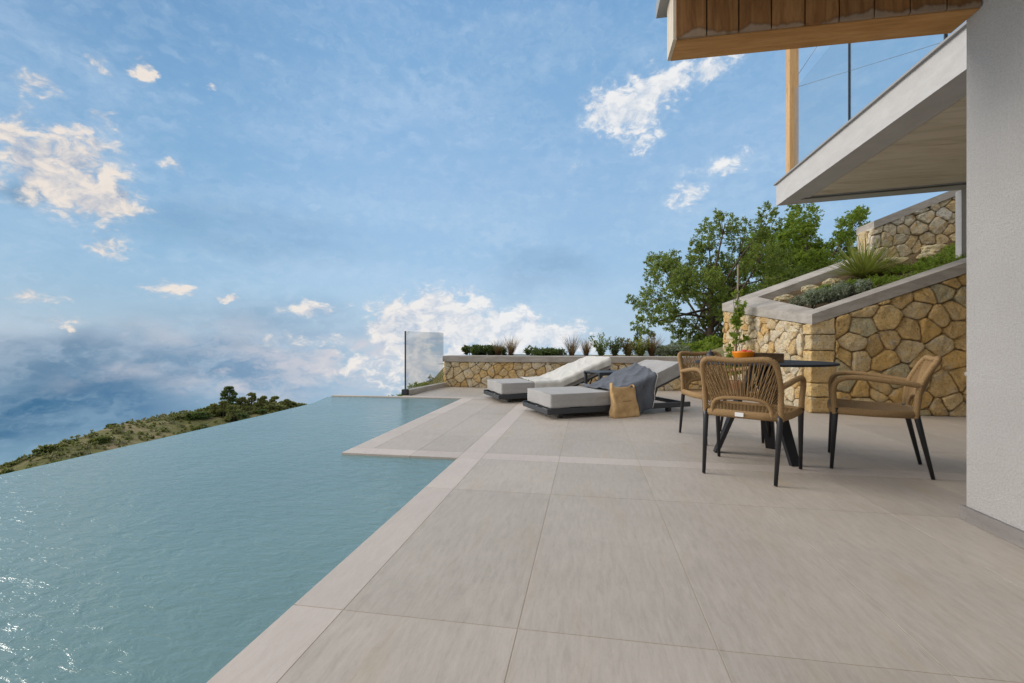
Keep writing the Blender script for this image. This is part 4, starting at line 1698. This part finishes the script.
def wispy(label, loc, h, n, leaf, seed, spread=.35, group=None, L=.06, w=.012):
    rnd = random.Random(seed)
    r = root('wispy_shrub', loc, label, 'shrub', group=group)
    st_ = MB()
    fl = MB()
    vs, fs = [], []
    for _ in range(n):
        a = rnd.uniform(0, 6.28)
        tl = spread * math.sqrt(rnd.random())
        hh = h * rnd.uniform(.5, 1.05)
        e = Vector((math.cos(a) * math.sin(tl), math.sin(a) * math.sin(tl), math.cos(tl))) * hh
        st_.tube([(0, 0, -.05), e * .5 + rvec(rnd) * .03, e], [.006, .004, .002], 4, cap=False)
        for k in range(26):
            t = rnd.uniform(.12, 1)
            p = e * t + rvec(rnd) * .04
            leaf_quad(vs, fs, p, (e.normalized() * .5 + rvec(rnd)).normalized(), w, L * rnd.uniform(.6, 1.2), rvec(rnd).normalized())
    fl.add(vs, fs)
    st_.build('stem', MT['bark'], r)
    fl.build('foliage', leaf, r)
    return r


WG = 'wispy shrubs on the rear wall'
wispy('tall wispy green shrub behind the side table', (.28, 9.89, BED), .52, 22, MT['leaf_olive'], 61, .6, WG)
wispy('dense wispy green shrub close to the right of the tall one', (.56, 9.93, BED), .44, 26, MT['leaf_dark'], 62, .6, WG)
wispy('yellowish wispy shrub left of the small cypress', (.86, 9.98, BED), .42, 30, MT['leaf_straw'], 63, .7, WG)
wispy('yellow-green wispy shrub at the foot of the small cypress', (1.11, 10.03, BED), .42, 32, MT['leaf_yucca'], 64, .7, WG)
blades('red_grass', 'broad red-brown grass clump right of the small cypress', (1.36, 10.07, BED), 260, .55, .005, .6, MT['leaf_red'], 57, 'red grass tufts on the rear wall')
mound('low_shrub', 'grey-green mounded shrub under the olive tree', (1.78, 10.14, BED), .45, .30, MT['leaf_grey'], 700, .05, .010, 45, 'low shrubs along the rear wall')
for i, (x, y, h_, rd, lab) in enumerate([(2.55, 12.2, .95, .75, 'bright green bush below the low limb of the olive tree'), (3.05, 11.7, 1.35, .7, 'tall dense green bush against the left edge of the raised planter'), (4.6, 14.6, 2.2, 1.1, 'large green bush filling the gap between the two trees'), (3.2, 13.5, 1.2, .8, 'dark rounded bush at the base of the olive tree trunk')]):
    mound('garden_bush', lab, (x, y, .1), rd, h_, MT['leaf_fresh'] if i != 3 else MT['leaf_dark'], 900, .085, .022, 70 + i, 'garden bushes below the trees', 'bush')
# small cypress
cy = root('cypress_tree', (1.64, 15.5, -.85), 'small dark cypress standing left of the olive tree', 'tree')
q = MB()
rnd = random.Random(3)
for k in range(26):
    z = .15 + 1.25 * k / 26
    foliage(q, (rnd.uniform(-.05, .05), rnd.uniform(-.05, .05), z), .25 * (1 - .72 * k / 26) + .03, 60, .07, .012, rnd, 1.2)
q.build('crown', MT['leaf_dark'], cy)
q = MB()
q.tube([(0, 0, -.2), (0, 0, 1.3)], [.04, .01], 6)
q.build('trunk', MT['bark'], cy)
cy.scale = (1.0, 1.0, 1.65)
cy2 = copy_tree(cy)
cy2.location = (-6.3, 17.5, -1.75)
cy2.scale = (.8, .8, .9)
cy2['label'] = 'thin dark cypress seen through the glass screen'
for i, (x, y, zz, rd, lab) in enumerate([(-3.55, 9.6, -.30, .5, 'green shrub behind the kerb at right end of the glass screen'), (-4.6, 11.0, -.75, .6, 'green shrub seen through the middle of the glass screen'), (-5.3, 12.0, -1.1, .5, 'low shrub right of the thin cypress behind the glass')]):
    mound('slope_shrub', lab, (x, y, zz), rd, .36, MT['leaf_olive'], 700, .06, .015, 90 + i, 'shrubs below the glass screen')

# in the raised planter
blades('yucca_plant', 'spiky yellow-green yucca in the raised planter', (4.30, 7.95, cap_z(4.30, 7.95, .14)), 420, .70, .010, 1.5, MT['leaf_yucca'], 81, None, .12, 'yucca', True)
SG = 'grey-green mounds in the raised planter'
mound('lavender_mound', 'grey-green mound in the front left corner of the raised planter', (3.25, 7.30, cap_z(3.25, 7.30, .14)), .36, .29, MT['leaf_grey'], 800, .035, .006, 82, SG)
mound('lavender_mound', 'middle grey-green mound of the row of three in the raised planter', (3.42, 7.00, cap_z(3.42, 7.0, .14)), .36, .30, MT['leaf_grey'], 800, .035, .006, 83, SG)
mound('lavender_mound', 'right-hand grey-green mound of three, beside the garden spotlight', (3.72, 7.05, cap_z(3.72, 7.05, .14)), .32, .27, MT['leaf_grey'], 800, .035, .006, 84, SG)
rnd = random.Random(12)
gc = MB()
for k in range(80):
    x = rnd.uniform(3.7, 6.4)
    y = rnd.uniform(6.72, 7.7)
    foliage(gc, (x, y, cap_z(x, y, .13)), rnd.uniform(.07, .19), 420, .035, .008, rnd, .6)
for k in range(8):
    x = rnd.uniform(3.3, 4.0)
    y = rnd.uniform(7.5, 7.9)
    foliage(gc, (x, y, cap_z(x, y, .11)), .13, 560, .035, .008, rnd, .6)
o = gc.build('ground_cover', MT['leaf_fresh'])
o['kind'] = 'stuff'
o['label'] = 'bright green creeping ground cover filling the raised planter'


def rock(name, label, loc, size, seed, group):
    bm = bmesh.new()
    bmesh.ops.create_icosphere(bm, subdivisions=3, radius=1)
    for v in bm.verts:
        n_ = noise.fractal(v.co * 1.3 + Vector((seed, seed, 0)), 1, 2, 4)
        v.co = v.co * (1 + .35 * n_)
        v.co = Vector((v.co.x * size[0], v.co.y * size[1], v.co.z * size[2]))
    me = bpy.data.meshes.new(name)
    bm.to_mesh(me)
    bm.free()
    me.polygons.foreach_set('use_smooth', [False] * len(me.polygons))
    me.materials.append(MT['stone_ochre'])
    o = bpy.data.objects.new(name, me)
    col.objects.link(o)
    o.location = loc
    tag(o, label, 'rock', group)
    return o


RG = 'loose rocks in the raised planter'
ROCKS = [((3.35, 8.38), (.22, .12, .09), 'long pale rock along the inner back edge of the raised planter'),
         ((3.75, 8.42), (.20, .12, .10), 'pale rock left of the yucca, against the back coping'),
         ((4.05, 8.40), (.16, .12, .11), 'rusty brown rock directly left of the yucca'),
         ((3.95, 8.0), (.15, .10, .08), 'small cream rock at the foot of the yucca'),
         ((4.95, 8.2), (.28, .13, .12), 'wide flat rock right of the yucca below the upper wall'),
         ((5.45, 8.2), (.24, .13, .12), 'rock below the middle of the upper retaining wall'),
         ((5.95, 8.22), (.26, .13, .13), 'rock at the right, below the upper retaining wall near the column'),
         ((5.2, 7.95), (.18, .11, .09), 'small rock in front of the flat ones under the upper wall')]
for i, (p_, s_, lab) in enumerate(ROCKS):
    rock('rock', lab, (p_[0], p_[1], cap_z(*p_, .17)), tuple(v * .8 for v in s_), 3.3 * i + 1, RG)
sp = root('garden_spotlight', (3.72, 6.95, cap_z(3.72, 6.95, .13)), 'small blue-grey garden spotlight in the raised planter', 'spotlight')
q = MB()
q.tube([(-.05, 0, .155), (.05, .0, .160)], [.020, .019], 14)
q.build('lamp_head', mat('bluegrey_metal', color=(.12, .14, .19), rough=.4), sp)
q = MB()
q.tube([(0, 0, -.05), (0, 0, .14)], .008, 8)
q.build('stake', MT['blackmetal'], sp)

# climbing plant on a cane
cpn = root('climbing_plant', (2.40, 7.95, 0), 'sparse climbing plant on a tall cane in front of the raised planter', 'plant')
q = MB()
q.tube([(-.02, 0, .1), (.03, 0, 1.2), (.05, .02, 2.2)], [.018, .016, .013], 8)
q.build('cane', MT['cane'], cpn)
q = MB()
q.lathe([(.11, .0), (.13, .02), (.16, .26), (.17, .28), (.155, .28), (.14, .24)], 24)
q.build('flower_pot', MT['terracotta'], cpn)
q = MB()
rnd = random.Random(77)
for k in range(24):
    t = rnd.random() ** 1.6
    z = .45 + 1.35 * t
    foliage(q, (.02 + rnd.uniform(-.11, .11) * (1.3 - t), rnd.uniform(-.08, .08), z), .06, 15, .07, .02, rnd)
q.build('foliage', MT['leaf_fresh'], cpn)
q = MB()
for k in range(4):
    pth = []
    for i in range(14):
        z = .25 + 1.45 * i / 13
        a = i * .9 + k * 1.6
        pth.append((.02 + .045 * math.cos(a), .045 * math.sin(a), z))
    q.tube(pth, .004, 5, cap=False)
q.build('vine_stem', MT['bark'], cpn)

wlm = root('wall_fitting', (4.60, 6.40, .53), 'small round white fitting on the stone planter wall beside the white pillar', 'wall fitting')
M = Matrix.Rotation(R(90), 4, 'X')
q = MB()
q.lathe([(.03, -.02), (.035, 0), (.035, .05), (.028, .066), (.01, .07)], 18)
q.v = [tuple(M @ Vector(v)) for v in q.v]
q.build('cover', MT['whitetag'], wlm)
q = MB()
q.lathe([(.042, -.03), (.042, -.021)], 18)
q.v = [tuple(M @ Vector(v)) for v in q.v]
q.build('back_plate', MT['steel'], wlm)

# ================================================================== HILLSIDE SCRUB
rnd = random.Random(99)


def hill_pt(i, k):
    """a point on the hill: i along the ridge 0..1, k down the near slope 0..1"""
    a = i * (nr - 1)
    i0 = min(int(a), nr - 2)
    b = 8 + k * 30
    k0 = min(int(b), nc - 2)
    fa, fb = a - i0, b - k0
    return (HS[i0][k0] * (1 - fa) + HS[i0 + 1][k0] * fa) * (1 - fb) + (HS[i0][k0 + 1] * (1 - fa) + HS[i0 + 1][k0 + 1] * fa) * fb


# scrub nobody could count: one mass of low clumps
sm_ = MB()
sm2 = MB()
for n_ in range(1150):
    i, k = rnd.uniform(.08, .93), rnd.random() ** 1.4 * .75
    p = hill_pt(i, k)
    s_ = rnd.uniform(.25, .75)
    foliage(sm_ if rnd.random() < .6 else sm2, p + Vector((0, 0, s_ * .25)), s_, 26, .34, .12, rnd, .55)
o = sm_.build('scrub', MT['leaf_hill'])
o['kind'] = 'stuff'
o['label'] = 'low olive-green scrub covering the hillside beyond the pool'
o = sm2.build('pale_scrub', MT['leaf_sage'])
o['kind'] = 'stuff'
o['label'] = 'dry pale scrub scattered over the hillside beyond the pool'

bush_protos = []
for v_ in range(4):
    q = MB()
    rr = random.Random(200 + v_)
    for _ in range(9):
        a = rr.uniform(0, 6.28)
        d = rr.uniform(0, .75)
        foliage(q, (d * math.cos(a), d * math.sin(a), .55 * (1 - d * .4)), .5, 140, .26, .09, rr, .85)
    me = bpy.data.meshes.new('hill_bush')
    me.from_pydata(q.v, [], q.f)
    me.materials.append(MT['leaf_hill'] if v_ != 2 else MT['leaf_dark'])
    bush_protos.append(me)
HB = 'dark bushes on the hillside beyond the pool'
for n_ in range(130):
    i = rnd.uniform(.12, .9) if n_ < 55 else rnd.uniform(.57, .80)
    k = rnd.random() ** 1.6 * .6
    p = hill_pt(i, k)
    o = bpy.data.objects.new('hill_bush', bush_protos[rnd.randrange(4)])
    col.objects.link(o)
    s_ = rnd.uniform(.5, 1.25) * (1.0 if i < .52 else 1.5)
    o.location = p - Vector((0, 0, .1))
    o.scale = (s_ * rnd.uniform(.9, 1.4), s_ * rnd.uniform(.9, 1.4), s_ * rnd.uniform(.7, 1.0))
    o.rotation_euler.z = rnd.uniform(0, 6.28)
    tag(o, 'dark green rounded bush scattered on the scrubby hillside beyond the pool', 'bush', HB)

# pines near the top of the hill
def pine(label, loc, h, seed, top=False):
    rr = random.Random(seed)
    r = root('pine_tree', loc, label, 'tree', group='pines on the hilltop beyond the pool')
    tk = MB()
    tk.tube([(0, 0, -.5), (.15, 0, h * .5), (.1, .1, h * .95)], [.22, .16, .05], 7)
    cr_ = MB()
    nl = 6 if top else 4
    for l_ in range(nl):
        t = .25 + .73 * l_ / (nl - 1)
        reach = h * (.50 if not top else .40) * (1 - t * .60)
        for b in range(5):
            a = rr.uniform(0, 6.28)
            e = Vector((math.cos(a) * reach * rr.uniform(.5, 1.1), math.sin(a) * reach * rr.uniform(.5, 1.1), h * t + rr.uniform(-.1, .25)))
            if l_ == nl - 1:
                e = Vector((rr.uniform(-.5, .5), rr.uniform(-.5, .5), h * t))
            tk.tube([(.12, 0, h * t * .9), e], [.06, .02], 5, cap=False)
            foliage(cr_, e, h * (.10 if top else .15) * rr.uniform(.6, 1.4), 200, .34, .07, rr, .42)
    tk.build('trunk', MT['bark'], r)
    cr_.build('crown', MT['leaf_hill'] if not top else MT['leaf_dark'], r)
    return r


PINES = [(.622, .05, 4.9, 'tall dark pine standing above the hilltop, top tiers apart', True), (.645, .08, 2.6, 'low bushy pine just right of the tall one on the hilltop', False), (.668, .06, 3.3, 'second tallest pine on the hilltop with a pointed crown', False), (.598, .12, 2.3, 'low spreading pine left of the tall one on the hilltop', False), (.725, .05, 2.4, 'small pine near the right end of the hilltop row', False), (.755, .06, 2.0, 'smallest pine at the right end of the hilltop row', False), (.63, .20, 3.0, 'low pine in front of the tall one on the slope', False), (.697, .07, 2.6, 'middle pine of the hilltop row, behind lower bushes', False), (.612, .14, 3.0, 'wide dense pine at the foot of the tall one', False)]
for i, (a, k, h_, lab, top) in enumerate(PINES):
    pine(lab, hill_pt(a, k), h_, 300 + i, top)
